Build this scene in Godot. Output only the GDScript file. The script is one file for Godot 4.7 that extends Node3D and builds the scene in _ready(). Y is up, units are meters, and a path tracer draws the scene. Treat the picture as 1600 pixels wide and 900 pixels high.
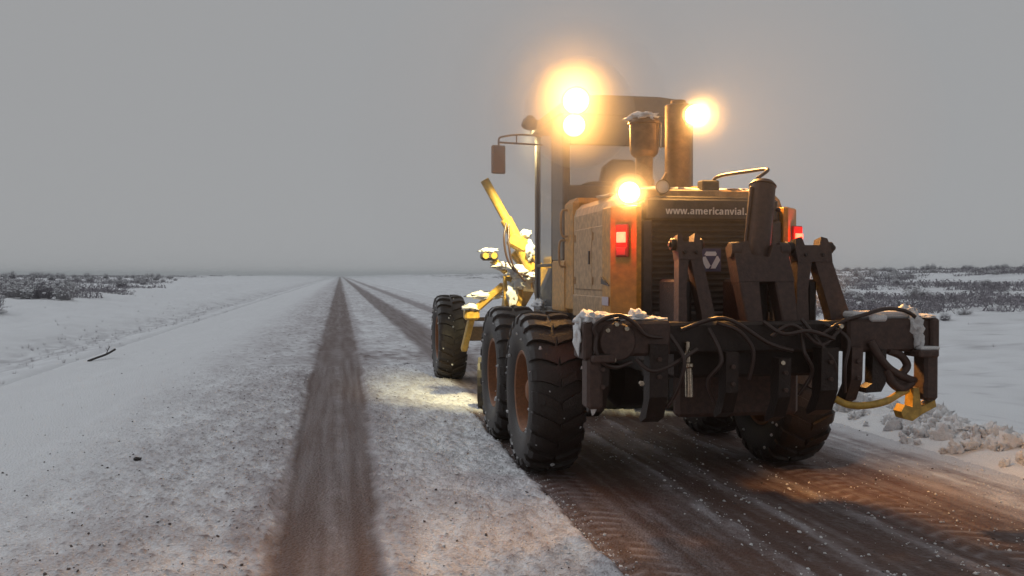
extends Node3D
# A motor grader clearing a snowy steppe road at dusk. World x = right of the road, -z = along the road, metres.

var M := {}
var noise := FastNoiseLite.new()
var ridged := FastNoiseLite.new()
var rng := RandomNumberGenerator.new()
const GX := 2.775      # the grader's centre line
const FIT := Transform3D(Basis(Vector3(0.947, 0, 0), Vector3(0, 0.947, 0), Vector3(0, 0, 0.947)), Vector3(0, 0.106, 0.565))   # size and seat of the upper works on the wheels
const GZ := -7.8     # its rear axle


# ---------------------------------------------------------------- mesh builder
class MB:
	var v := PackedVector3Array()
	var n := PackedVector3Array()
	var c := PackedColorArray()
	var idx := PackedInt32Array()

	func tri(a: Vector3, b: Vector3, d: Vector3, out: Vector3) -> void:
		var nn := (d - a).cross(b - a)
		if nn.length_squared() < 1e-16:
			return
		nn = nn.normalized()
		if nn.dot(out) < 0.0:
			var q := b
			b = d
			d = q
			nn = -nn
		var k := v.size()
		v.append(a); v.append(b); v.append(d)
		n.append(nn); n.append(nn); n.append(nn)
		idx.append(k); idx.append(k + 1); idx.append(k + 2)

	func quad(a: Vector3, b: Vector3, d: Vector3, e: Vector3, out: Vector3) -> void:
		tri(a, b, d, out)
		tri(a, d, e, out)

	# a box with chamfered edges
	func box(at: Vector3, size: Vector3, turn := Basis.IDENTITY, bev := 0.012) -> void:
		var h := size * 0.5
		var e: float = minf(bev, minf(h.x, minf(h.y, h.z)) * 0.6)
		var P := func(sx: int, sy: int, sz: int, ax: int) -> Vector3:
			var p := Vector3(sx * h.x, sy * h.y, sz * h.z)
			if ax != 0: p.x -= sx * e
			if ax != 1: p.y -= sy * e
			if ax != 2: p.z -= sz * e
			return at + turn * p
		for s in [-1, 1]:
			quad(P.call(s, -1, -1, 0), P.call(s, 1, -1, 0), P.call(s, 1, 1, 0), P.call(s, -1, 1, 0), turn.x * s)
			quad(P.call(-1, s, -1, 1), P.call(1, s, -1, 1), P.call(1, s, 1, 1), P.call(-1, s, 1, 1), turn.y * s)
			quad(P.call(-1, -1, s, 2), P.call(1, -1, s, 2), P.call(1, 1, s, 2), P.call(-1, 1, s, 2), turn.z * s)
			for r in [-1, 1]:
				quad(P.call(s, r, -1, 0), P.call(s, r, 1, 0), P.call(s, r, 1, 1), P.call(s, r, -1, 1), turn * Vector3(s, r, 0))
				quad(P.call(s, -1, r, 0), P.call(s, 1, r, 0), P.call(s, 1, r, 2), P.call(s, -1, r, 2), turn * Vector3(s, 0, r))
				quad(P.call(-1, s, r, 1), P.call(1, s, r, 1), P.call(1, s, r, 2), P.call(-1, s, r, 2), turn * Vector3(0, s, r))
				for q in [-1, 1]:
					tri(P.call(s, r, q, 0), P.call(s, r, q, 1), P.call(s, r, q, 2), turn * Vector3(s, r, q))

	# a bar of rectangular section from a to b
	func bar(a: Vector3, b: Vector3, w: float, d: float, up := Vector3.UP, bev := 0.008) -> void:
		var y := (b - a).normalized()
		if absf(y.dot(up)) > 0.98:
			up = Vector3.BACK
		var x := y.cross(up).normalized()
		var z := x.cross(y)
		box((a + b) * 0.5, Vector3(w, a.distance_to(b), d), Basis(x, y, z), bev)

	# profile of (along, radius) points turned round an axis
	func lathe(prof: Array, at: Vector3, axis: Vector3, seg := 24) -> void:
		axis = axis.normalized()
		var u := axis.cross(Vector3.UP if absf(axis.y) < 0.9 else Vector3.RIGHT).normalized()
		var w := axis.cross(u)
		var sn: Array = []
		for i in prof.size() - 1:
			var dd: Vector2 = prof[i + 1] - prof[i]
			sn.append(Vector2(-dd.y, dd.x).normalized() if dd.length() > 1e-6 else Vector2(0, 1))
		for i in prof.size() - 1:
			var na: Vector2 = sn[i]
			var nb: Vector2 = sn[i]
			if i > 0 and sn[i].dot(sn[i - 1]) > 0.72:
				na = (sn[i] + sn[i - 1]).normalized()
			if i < sn.size() - 1 and sn[i].dot(sn[i + 1]) > 0.72:
				nb = (sn[i] + sn[i + 1]).normalized()
			var k := v.size()
			for j in seg + 1:
				var an := TAU * j / seg
				var r := u * cos(an) + w * sin(an)
				v.append(at + axis * prof[i].x + r * prof[i].y)
				n.append((axis * na.x + r * na.y).normalized())
				v.append(at + axis * prof[i + 1].x + r * prof[i + 1].y)
				n.append((axis * nb.x + r * nb.y).normalized())
			for j in seg:
				var q := k + 2 * j
				for t in [[q, q + 1, q + 3], [q, q + 3, q + 2]]:
					var fn: Vector3 = (v[t[2]] - v[t[0]]).cross(v[t[1]] - v[t[0]])
					var want: Vector3 = n[t[0]] + n[t[1]] + n[t[2]]
					idx.append(t[0])
					if fn.dot(want) >= 0.0:
						idx.append(t[1]); idx.append(t[2])
					else:
						idx.append(t[2]); idx.append(t[1])

	func cyl(a: Vector3, b: Vector3, ra: float, rb := -1.0, seg := 18, ch := 0.006) -> void:
		if rb < 0.0: rb = ra
		var L := a.distance_to(b)
		var e: float = minf(ch, minf(minf(ra, rb), L) * 0.4)
		lathe([Vector2(0, 0), Vector2(0, ra - e), Vector2(e, ra), Vector2(L - e, rb), Vector2(L, rb - e), Vector2(L, 0)], a, b - a, seg)

	# a round hose or rod through points (smoothed)
	func tube(pts: Array, r: float, seg := 8, smooth := 6) -> void:
		var cv := Curve3D.new()
		for i in pts.size():
			var a: Vector3 = pts[maxi(i - 1, 0)]
			var b: Vector3 = pts[mini(i + 1, pts.size() - 1)]
			var tg := (b - a) / 6.0 if smooth > 1 else Vector3.ZERO
			cv.add_point(pts[i], -tg, tg)
		var path: Array = []
		for i in pts.size() - 1:
			for j in smooth:
				path.append(cv.sample(i, float(j) / smooth))
		path.append(pts[-1])
		var side := Vector3.ZERO
		var k := v.size()
		for i in path.size():
			var tg: Vector3 = (path[mini(i + 1, path.size() - 1)] - path[maxi(i - 1, 0)]).normalized()
			if side == Vector3.ZERO:
				side = tg.cross(Vector3.UP if absf(tg.y) < 0.9 else Vector3.RIGHT).normalized()
			side = (side - tg * side.dot(tg)).normalized()
			var up := tg.cross(side)
			for j in seg:
				var an := TAU * j / seg
				var d := side * cos(an) + up * sin(an)
				v.append(path[i] + d * r)
				n.append(d)
		for i in path.size() - 1:
			for j in seg:
				var a := k + i * seg + j
				var b := k + i * seg + (j + 1) % seg
				for t in [[a, b, b + seg], [a, b + seg, a + seg]]:
					var fn: Vector3 = (v[t[2]] - v[t[0]]).cross(v[t[1]] - v[t[0]])
					idx.append(t[0])
					if fn.dot(n[t[0]] + n[t[1]] + n[t[2]]) >= 0.0:
						idx.append(t[1]); idx.append(t[2])
					else:
						idx.append(t[2]); idx.append(t[1])
		for e in [0, path.size() - 1]:
			for j in range(1, seg - 1):
				var tg: Vector3 = path[0] - path[1] if e == 0 else path[e] - path[e - 1]
				tri(v[k + e * seg], v[k + e * seg + j], v[k + e * seg + j + 1], tg)

	# a polygon in x/y pushed out along z, placed by a transform
	func prism(poly: PackedVector2Array, z0: float, z1: float, tf := Transform3D.IDENTITY, bev := 0.008) -> void:
		if Geometry2D.is_polygon_clockwise(poly):
			poly.reverse()
		var inner: PackedVector2Array = poly
		if bev > 0.0:
			var off := Geometry2D.offset_polygon(poly, -bev)
			if off.size() == 1 and off[0].size() == poly.size():
				var best := 0
				var bd := 1e9
				for i in poly.size():
					var dd: float = poly[0].distance_to(off[0][i])
					if dd < bd:
						bd = dd
						best = i
				inner = PackedVector2Array()
				for i in poly.size():
					inner.append(off[0][(i + best) % poly.size()])
			else:
				bev = 0.0
		var t3 := Geometry2D.triangulate_polygon(inner)
		var zn := tf.basis.z
		for i in range(0, t3.size(), 3):
			for s in [z0, z1]:
				var q: Array = []
				for j in 3:
					q.append(tf * Vector3(inner[t3[i + j]].x, inner[t3[i + j]].y, s))
				tri(q[0], q[1], q[2], zn * (1.0 if s == z1 else -1.0))
		for i in poly.size():
			var j := (i + 1) % poly.size()
			var d := poly[j] - poly[i]
			var out: Vector3 = tf.basis * Vector3(d.y, -d.x, 0)
			var a: float = z0 + bev
			var b: float = z1 - bev
			quad(tf * Vector3(poly[i].x, poly[i].y, a), tf * Vector3(poly[j].x, poly[j].y, a), tf * Vector3(poly[j].x, poly[j].y, b), tf * Vector3(poly[i].x, poly[i].y, b), out)
			if bev > 0.0:
				quad(tf * Vector3(poly[i].x, poly[i].y, b), tf * Vector3(poly[j].x, poly[j].y, b), tf * Vector3(inner[j].x, inner[j].y, z1), tf * Vector3(inner[i].x, inner[i].y, z1), out + zn)
				quad(tf * Vector3(poly[i].x, poly[i].y, a), tf * Vector3(poly[j].x, poly[j].y, a), tf * Vector3(inner[j].x, inner[j].y, z0), tf * Vector3(inner[i].x, inner[i].y, z0), out - zn)

	# an uneven lump (snow, clods)
	func blob(at: Vector3, r: Vector3, fn: FastNoiseLite, rough := 0.35, sub := 2, seed_off := 0.0) -> void:
		var t := (1.0 + sqrt(5.0)) / 2.0
		var pts: Array = []
		for p in [[-1, t, 0], [1, t, 0], [-1, -t, 0], [1, -t, 0], [0, -1, t], [0, 1, t], [0, -1, -t], [0, 1, -t], [t, 0, -1], [t, 0, 1], [-t, 0, -1], [-t, 0, 1]]:
			pts.append(Vector3(p[0], p[1], p[2]).normalized())
		var fs: Array = [[0, 11, 5], [0, 5, 1], [0, 1, 7], [0, 7, 10], [0, 10, 11], [1, 5, 9], [5, 11, 4], [11, 10, 2], [10, 7, 6], [7, 1, 8], [3, 9, 4], [3, 4, 2], [3, 2, 6], [3, 6, 8], [3, 8, 9], [4, 9, 5], [2, 4, 11], [6, 2, 10], [8, 6, 7], [9, 8, 1]]
		for _i in sub:
			var mids := {}
			var nf: Array = []
			for f in fs:
				var m: Array = []
				for e in [[f[0], f[1]], [f[1], f[2]], [f[2], f[0]]]:
					var key := Vector2i(mini(e[0], e[1]), maxi(e[0], e[1]))
					if not mids.has(key):
						mids[key] = pts.size()
						pts.append(((pts[e[0]] + pts[e[1]]) * 0.5).normalized())
					m.append(mids[key])
				nf.append_array([[f[0], m[0], m[2]], [f[1], m[1], m[0]], [f[2], m[2], m[1]], [m[0], m[1], m[2]]])
			fs = nf
		var k := v.size()
		var acc: Array = []
		for p in pts:
			var d: float = 1.0 + rough * (fn.get_noise_3d(p.x * 1.4 + seed_off, p.y * 1.4, p.z * 1.4) + 0.5 * fn.get_noise_3d(p.x * 4.0, p.y * 4.0 + seed_off, p.z * 4.0))
			v.append(at + p * r * d)
			acc.append(Vector3.ZERO)
		for f in fs:
			var fnn: Vector3 = (v[k + f[2]] - v[k + f[0]]).cross(v[k + f[1]] - v[k + f[0]])
			if fnn.dot(pts[f[0]]) < 0.0:
				f = [f[0], f[2], f[1]]
				fnn = -fnn
			for q in f:
				acc[q] += fnn
				idx.append(k + q)
		for a in acc:
			n.append(a.normalized())

	func mesh() -> ArrayMesh:
		var arr: Array = []
		arr.resize(Mesh.ARRAY_MAX)
		arr[Mesh.ARRAY_VERTEX] = v
		arr[Mesh.ARRAY_NORMAL] = n
		if c.size() == v.size():
			arr[Mesh.ARRAY_COLOR] = c
		arr[Mesh.ARRAY_INDEX] = idx
		var am := ArrayMesh.new()
		am.add_surface_from_arrays(Mesh.PRIMITIVE_TRIANGLES, arr)
		return am


func put(called: String, mb: MB, mat: Material, parent: Node) -> MeshInstance3D:
	return put_mesh(called, mb.mesh(), mat, parent)


func put_mesh(called: String, mesh: Mesh, mat: Material, parent: Node) -> MeshInstance3D:
	var o := MeshInstance3D.new()
	o.name = called
	o.mesh = mesh
	if mat:
		o.material_override = mat
	parent.add_child(o, true)
	return o


func group(called: String, parent: Node, at := Vector3.ZERO) -> Node3D:
	var o := Node3D.new()
	o.name = called
	parent.add_child(o, true)
	o.position = at
	return o


func tag(o: Node, label: String, category: String, grp := "", kind := "") -> void:
	o.set_meta("label", label)
	o.set_meta("category", category)
	if grp != "": o.set_meta("group", grp)
	if kind != "": o.set_meta("kind", kind)


# ---------------------------------------------------------------- materials
func ntex(freq: float, oct: int, lo: float, hi: float, size := 512, sd := 1, contrast := 1.0) -> ImageTexture:
	var f := FastNoiseLite.new()
	f.seed = sd
	f.noise_type = FastNoiseLite.TYPE_SIMPLEX_SMOOTH
	f.frequency = freq
	f.fractal_octaves = oct
	f.fractal_gain = 0.6
	var im := f.get_seamless_image(size, size, false, false, 0.12, true)
	im.convert(Image.FORMAT_RGB8)
	for y in size:
		for x in size:
			var g := clampf((im.get_pixel(x, y).r - 0.5) * contrast + 0.5, 0.0, 1.0)
			g = lerpf(lo, hi, g)
			im.set_pixel(x, y, Color(g, g, g))
	return ImageTexture.create_from_image(im)


func lin(r: float, g: float, b: float) -> Color:
	return Color(r, g, b).linear_to_srgb()


func mat(called: String, col: Color, rough: float, metal := 0.0, tex: Texture2D = null, tscale := 1.0, bump: Texture2D = null, bscale := 0.0, world := false) -> StandardMaterial3D:
	var m := StandardMaterial3D.new()
	m.resource_name = called
	m.albedo_color = col
	m.roughness = rough
	m.metallic = metal
	if tex:
		m.albedo_texture = tex
	if bump:
		m.heightmap_enabled = true
		m.heightmap_texture = bump
		m.heightmap_scale = bscale
	if tex or bump:
		m.uv1_triplanar = true
		m.uv1_world_triplanar = world
		m.uv1_scale = Vector3.ONE * tscale
	M[called] = m
	return m


func make_materials() -> void:
	var grime := ntex(0.03, 6, 0.78, 1.0, 512, 3, 1.6)
	var fine := ntex(0.07, 4, 0.0, 1.0, 512, 5, 1.3)
	var grain := ntex(0.11, 4, 0.88, 1.0, 512, 7, 1.6)
	mat("orange", lin(0.58, 0.26, 0.03), 0.42, 0.0, grime, 0.8, fine, 0.05)
	mat("dusty", lin(0.50, 0.31, 0.155), 0.55, 0.0, grime, 0.7, fine, 0.05)
	mat("yellow", lin(0.62, 0.38, 0.07), 0.4, 0.0, grime, 0.9, fine, 0.05)
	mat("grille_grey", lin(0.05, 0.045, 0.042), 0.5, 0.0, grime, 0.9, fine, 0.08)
	mat("dark_iron", lin(0.028, 0.015, 0.011), 0.55, 0.2, grime, 1.2, fine, 0.2)
	mat("brown_iron", lin(0.08, 0.044, 0.034), 0.6, 0.1, grime, 1.1, fine, 0.15)
	mat("black", lin(0.022, 0.017, 0.015), 0.5, 0.0, grime, 1.5)
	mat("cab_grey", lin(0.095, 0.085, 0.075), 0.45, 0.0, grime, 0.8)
	mat("rubber", lin(0.024, 0.015, 0.012), 0.48, 0.0, grime, 1.4, fine, 0.25)
	mat("rim", lin(0.28, 0.1, 0.028), 0.55, 0.0, grime, 1.6, fine, 0.1)
	mat("hose", lin(0.035, 0.018, 0.014), 0.4)
	mat("chrome", lin(0.6, 0.5, 0.38), 0.22, 1.0, grime, 2.0)
	mat("stack", lin(0.2, 0.12, 0.07), 0.45, 0.4, grime, 0.9)
	mat("silver", lin(0.55, 0.55, 0.55), 0.35, 0.3)
	mat("snow_on_iron", lin(0.72, 0.72, 0.73), 0.85, 0.0, grain, 1.5, fine, 0.4)
	mat("snow_lump", lin(0.85, 0.85, 0.86), 0.85, 0.0, grain, 1.2, fine, 0.8)
	M.snow_lump.uv1_world_triplanar = true
	mat("letters", lin(0.62, 0.6, 0.56), 0.6)
	mat("badge_blue", lin(0.045, 0.055, 0.13), 0.4)
	mat("badge_white", lin(0.72, 0.72, 0.74), 0.4)
	mat("sticker", lin(0.42, 0.36, 0.40), 0.5)
	mat("red_plastic", lin(0.35, 0.015, 0.012), 0.25)
	mat("red_reflector", lin(0.4, 0.06, 0.05), 0.25)
	mat("lamp_body", lin(0.05, 0.04, 0.035), 0.45)
	mat("clear_lens", lin(0.55, 0.53, 0.5), 0.25)
	mat("amber_lens", lin(0.35, 0.24, 0.06), 0.25)
	mat("mirror_back", lin(0.33, 0.22, 0.17), 0.5)
	mat("twigs", lin(0.23, 0.215, 0.24), 0.9)
	mat("twigs_pale", lin(0.38, 0.365, 0.385), 0.9)
	mat("shrub_snow", lin(0.7, 0.71, 0.73), 0.9)
	mat("stone", lin(0.05, 0.042, 0.042), 0.8, 0.0, grain, 6.0)
	mat("bark", lin(0.05, 0.042, 0.04), 0.85, 0.0, grain, 6.0)
	mat("clod", lin(0.085, 0.07, 0.068), 0.85)
	for e in [["glow_warm", Color(1.0, 0.78, 0.42), 9.0], ["glow_front", Color(1.0, 0.93, 0.66), 9.0], ["glow_red", Color(1.0, 0.25, 0.16), 6.0]]:
		var m: StandardMaterial3D = mat(e[0], Color(0.9, 0.85, 0.75), 0.2)
		m.emission_enabled = true
		m.emission = e[1]
		m.emission_energy_multiplier = e[2]
	var g := mat("glass", Color(0.5, 0.52, 0.53, 0.2), 0.28)
	g.transparency = BaseMaterial3D.TRANSPARENCY_ALPHA
	for q in ["road", "ground"]:
		var r: StandardMaterial3D = mat(q, Color.WHITE, 0.8 if q == "ground" else 0.7, 0.0, grain, 0.9, fine, 1.2, true)
		r.vertex_color_use_as_albedo = true


# ---------------------------------------------------------------- terrain
func ss(a: float, b: float, x: float) -> float:
	return smoothstep(a, b, x)


func N2(x: float, y: float) -> float:
	return noise.get_noise_2d(x, y)


func field_h(s: float, t: float) -> float:
	var h := 0.0
	if s < -4.6:
		h -= 0.28 * exp(-pow((s + 7.0) / 1.3, 2.0)) * (1.0 + 0.4 * N2(t * 0.05, 3.0))
		h += 0.55 * (1.0 - ss(-16.0, -8.0, s)) + 0.75 * (1.0 - ss(-45.0, -16.0, s))
	elif s > 6.6:
		h -= 0.18 * ss(6.6, 8.5, s)
		h += 0.5 * ss(9.0, 22.0, s) + 1.9 * ss(22.0, 70.0, s)
	var off: float = maxf(maxf(-5.0 - s, s - 6.8), 0.0)
	var k := ss(0.0, 6.0, off)
	h += k * (0.16 * N2(s * 0.12, t * 0.1) + 0.06 * N2(s * 0.5 + 40.0, t * 0.4) + 0.02 * N2(s * 2.2, t * 1.8 + 9.0))
	h += ss(20.0, 200.0, off) * 0.35 * N2(s * 0.012 + 7.0, t * 0.006)
	return h


func field_c(s: float, t: float) -> Color:
	var d := 0.03 + 0.05 * N2(s * 0.3, t * 0.25)
	if s < -5.0:
		# stubble showing through along the ditch
		var b := exp(-pow((s + 6.6 + 0.9 * N2(t * 0.12, 5.0)) / 1.1, 2.0))
		d += b * clampf(0.25 + 0.7 * N2(s * 2.0, t * 0.9), 0.0, 0.55)
		d += 0.16 * maxf(0.0, N2(s * 1.1 + 20.0, t * 0.5) - 0.1) * ss(-5.0, -7.0, s)
	else:
		d += 0.9 * maxf(0.0, N2(s * 1.2 + 60.0, t * 0.9) - 0.28) + 0.4 * maxf(0.0, N2(s * 0.35, t * 0.3 + 12.0) - 0.15)
	d = clampf(d, 0.0, 0.7)
	return Color(0.84, 0.86, 0.89).lerp(Color(0.19, 0.165, 0.19), d)


# (height, dirt 0..1, brown 0..1) of the road
func road_at(s: float, t: float) -> Vector3:
	var wob := 0.05 * N2(s * 2.0 + 5.0, t * 0.7) + 0.035 * N2(s * 7.0, t * 3.2) + 0.05 * N2(3.0, t * 0.16)
	var w := s + wob
	var patch := N2(s * 0.7 + 30.0, t * 0.28)
	var mid := N2(s * 3.0, t * 1.6 + 50.0)
	var speck := N2(s * 13.0 + 3.0, t * 8.0)
	var streak := N2(s * 9.0 + 70.0, t * 0.22)
	var fineg := N2(s * 34.0, t * 26.0)
	var cut := 11.1 - (s - 1.55) * 0.3 + 0.1 * mid
	var d := 0.0
	var h := 0.045
	var br := 0.35
	var tl := -0.36 - 0.01 * clampf(t, 3.0, 13.0)
	var tr := 0.22 + 0.013 * clampf(t, 3.0, 15.0)
	# snow lane left of the bare wheel track
	if w < tl:
		var lane := ss(-3.1, -1.0, w)
		d = 0.04 + lane * (0.21 + 0.17 * patch + 0.2 * mid + 0.12 * fineg) + lane * 1.5 * maxf(0.0, speck - 0.26)
		d += 0.2 * ss(-0.9, tl, w) * (0.75 + 0.9 * mid)
		h += lane * (0.02 * mid + 0.02 * speck + 0.006 * fineg) + 0.02 * patch
	elif w < tr:
		d = 0.92 + 0.16 * streak + 0.1 * fineg + 0.08 * patch
		d -= 0.16 * exp(-pow((w + 0.03) / 0.05, 2.0)) * (0.6 + mid)
		h = 0.008 + 0.008 * streak + 0.004 * fineg
		br = 0.45
		var e: float = minf(w - tl, tr - w)
		h += 0.03 * (1.0 - ss(0.0, 0.1, e))
		d -= 0.35 * (1.0 - ss(0.0, 0.09, e))
	elif w < 1.49 or t > cut:
		d = 0.16 + 0.18 * patch + 0.22 * mid + 0.12 * fineg + 1.0 * maxf(0.0, speck - 0.22) + 0.22 * (1.0 - ss(tr, tr + 0.3, w))
		d += 0.4 * exp(-pow((t - 18.2 - 0.4 * s) / 1.3, 2.0)) * clampf(0.7 + mid, 0.0, 1.0)
		h += 0.018 * mid + 0.02 * speck + 0.006 * fineg
		if w > 1.44:
			# worn wheel tracks of the lane not yet scraped
			var a := ss(1.62, 1.85, w) * (1.0 - ss(2.5, 2.85, w))
			var b := ss(3.7, 3.95, w) * (1.0 - ss(4.35, 4.7, w)) * 0.65
			var k: float = maxf(a, b)
			d = lerpf(d, 0.82 + 0.2 * streak, k)
			h -= 0.03 * k
			if w > 4.9:
				d *= 0.5
	else:
		# scraped by the blade
		var thin := ss(4.3, 4.75, w + 0.1 * mid)
		d = 0.97 + 0.2 * streak + 0.10 * mid + 0.12 * fineg
		var ridge := 0.0
		for c in [2.55, 2.95, 3.5]:
			ridge = maxf(ridge, exp(-pow((w - c + 0.06 * N2(t * 0.5, c * 9.0)) / 0.05, 2.0)))
		ridge *= clampf(0.55 + 0.9 * mid, 0.0, 1.0)
		d -= 0.5 * ridge + 0.5 * maxf(0.0, speck - 0.32)
		h = 0.004 * streak + 0.006 * fineg + 0.022 * ridge + 0.006 * mid
		br = 0.8 - 0.5 * clampf(N2(s * 0.9, t * 0.5) + 0.5, 0.0, 1.0)
		d = lerpf(d, 0.38 + 0.3 * mid + 0.25 * streak + 0.5 * maxf(0.0, speck - 0.2), thin)
		d = lerpf(d, 0.13 + 0.2 * maxf(0.0, mid), ss(4.95, 5.3, w))
		h += 0.02 * thin
		# prints of the tyres behind the wheels
		if t < 7.6:
			for c in [1.70, 3.85]:
				var q := absf(s - c)
				if q < 0.23:
					var ph := sin((t + q * 0.5) * TAU / 0.15 + 1.2 * mid)
					var kk := (1.0 - ss(0.16, 0.23, q)) * clampf(0.45 + 1.3 * mid, 0.0, 0.8)
					h += 0.008 * ph * kk - 0.008 * kk
					d = lerpf(d, 0.95 - 0.3 * ss(0.1, 0.9, ph), kk)
					br = lerpf(br, 0.8, kk)
		h += 0.05 * (1.0 - ss(1.49, 1.54, w))
		d -= 0.6 * (1.0 - ss(1.49, 1.54, w))
	# sink the outer margins under the field
	h -= 0.30 * (ss(-4.8, -5.2, s) + ss(6.6, 7.0, s))
	return Vector3(h, clampf(d, 0.0, 1.0), br)


func grid_mesh(xs: PackedFloat32Array, ts: PackedFloat32Array, fn: Callable, mb: MB) -> void:
	var k := mb.v.size()
	var nx := xs.size()
	for t in ts:
		for s in xs:
			fn.call(s, t, mb)
	for j in ts.size():
		for i in nx:
			var a := mb.v[k + j * nx + mini(i + 1, nx - 1)] - mb.v[k + j * nx + maxi(i - 1, 0)]
			var b := mb.v[k + mini(j + 1, ts.size() - 1) * nx + i] - mb.v[k + maxi(j - 1, 0) * nx + i]
			mb.n.append(a.cross(b).normalized() if a.cross(b).y > 0.0 else -a.cross(b).normalized())
	for j in ts.size() - 1:
		for i in nx - 1:
			var q := k + j * nx + i
			mb.idx.append_array([q, q + nx, q + 1, q + 1, q + nx, q + nx + 1])


func road_vertex(s: float, t: float, mb: MB) -> void:
	var r := road_at(s, t)
	mb.v.append(Vector3(s, r.x, -t))
	var dirt := Color(0.072, 0.042, 0.038).lerp(Color(0.135, 0.064, 0.042), r.z)
	var snow := Color(0.84, 0.86, 0.89).lerp(Color(0.66, 0.645, 0.69), clampf(r.y * 2.2, 0.0, 1.0))
	mb.c.append(snow.lerp(dirt, r.y))


func ground_vertex(s: float, t: float, mb: MB) -> void:
	var inside := ss(-5.3, -4.7, s) * (1.0 - ss(6.5, 7.1, s))
	mb.v.append(Vector3(s, field_h(s, t) + 0.045 * (1.0 - inside) - 0.28 * inside, -t))
	mb.c.append(field_c(s, t))


func steps(a: float, b: float, rate: float, least: float) -> PackedFloat32Array:
	var out := PackedFloat32Array()
	var t := a
	while t < b:
		out.append(t)
		t += maxf(least, absf(t) * rate)
	out.append(b)
	return out


func make_ground() -> void:
	var cols := func(w: float) -> PackedFloat32Array:
		var o := PackedFloat32Array()
		var k := int(12.2 / w)
		for i in k + 1:
			o.append(-5.2 + 12.2 * i / k)
		return o
	var mb := MB.new()
	grid_mesh(cols.call(0.35), PackedFloat32Array([-60, -40, -25, -14, -8, -4, -1, 1, 2, 3]), road_vertex, mb)
	grid_mesh(cols.call(0.021), steps(3.0, 17.0, 0.0042, 0.014), road_vertex, mb)
	grid_mesh(cols.call(0.07), steps(17.0, 90.0, 0.006, 0.05), road_vertex, mb)
	grid_mesh(cols.call(0.25), steps(90.0, 1500.0, 0.02, 1.0), road_vertex, mb)
	var r := put("road", mb, M.road, self)
	tag(r, "snow-covered road with a dark wheel track and a scraped brown lane", "road", "", "structure")
	mb = MB.new()
	var xs := PackedFloat32Array()
	var left := PackedFloat32Array()
	var d := 0.0
	while d < 1400.0:
		left.append(-4.7 - d)
		d += maxf(0.12, d * 0.03)
	left.append(-1400.0)
	left.reverse()
	xs.append_array(left)
	xs.append_array([-4.4, -2.0, 1.0, 4.0, 6.2])
	d = 0.0
	while d < 1400.0:
		xs.append(6.5 + d)
		d += maxf(0.12, d * 0.03)
	xs.append(1400.0)
	var ts := PackedFloat32Array([-60, -40, -25, -14, -8, -4, -1, 1, 2])
	ts.append_array(steps(3.0, 1500.0, 0.017, 0.1))
	grid_mesh(xs, ts, ground_vertex, mb)
	r = put("ground", mb, M.ground, self)
	tag(r, "snow-covered steppe plain with a shallow ditch beside the road", "ground", "", "structure")


# ---------------------------------------------------------------- small things on the ground
func surface(s: float, t: float) -> float:
	if s > -4.9 and s < 6.7:
		return road_at(s, t).x
	return field_h(s, t) + 0.045


func make_windrow() -> void:
	var root := group("snow_windrow", self, Vector3(5.95, 0, -8.0))
	tag(root, "ridge of rough snow lumps pushed up along the right road edge", "snow ridge")
	var mb := MB.new()
	var xs := PackedFloat32Array()
	for i in 19:
		xs.append(-0.63 + i * 0.07)
	var fn := func(s: float, t: float, m: MB) -> void:
		var k := maxf(0.0, 1.0 - absf(s) / 0.6)
		var h := 0.2 * pow(k, 0.8) * (0.85 + 0.3 * N2(t * 2.0, s * 3.0)) + 0.07 * N2(s * 7.0, t * 7.0) * k + 0.04 * N2(s * 18.0, t * 18.0) * k
		m.v.append(Vector3(s, surface(s + 5.95, t) + h - 0.02, -t + 8.0))
	grid_mesh(xs, steps(2.0, 11.5, 0.0, 0.05), fn, mb)
	put("ridge", mb, M.snow_lump, root)
	var kinds: Array = []
	for i in 6:
		var b := MB.new()
		b.blob(Vector3.ZERO, Vector3(1, 0.8 + 0.1 * (i % 3), 1), noise, 0.9, 2, i * 7.3)
		kinds.append(b.mesh())
	for i in 290:
		var t := 5.0 + 6.2 * pow(rng.randf(), 0.75)
		var s := clampf(rng.randfn(-0.06, 0.21), -0.55, 0.5)
		var r: float = clampf(0.03 + 0.075 * pow(rng.randf(), 1.6) * (1.0 - 0.9 * absf(s)), 0.03, 0.13)
		var o := put_mesh("snow_lump", kinds[i % 6], M.snow_lump, root)
		var k := maxf(0.0, 1.0 - absf(s) / 0.6)
		o.position = Vector3(s, surface(s + 5.95, t) + 0.15 * k + r * 0.15, -t + 8.0)
		o.rotation = Vector3(rng.randf() * TAU, rng.randf() * TAU, rng.randf() * TAU)
		o.scale = Vector3(r * rng.randf_range(0.7, 1.5), r * rng.randf_range(0.6, 1.0), r * rng.randf_range(0.7, 1.4))


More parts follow.
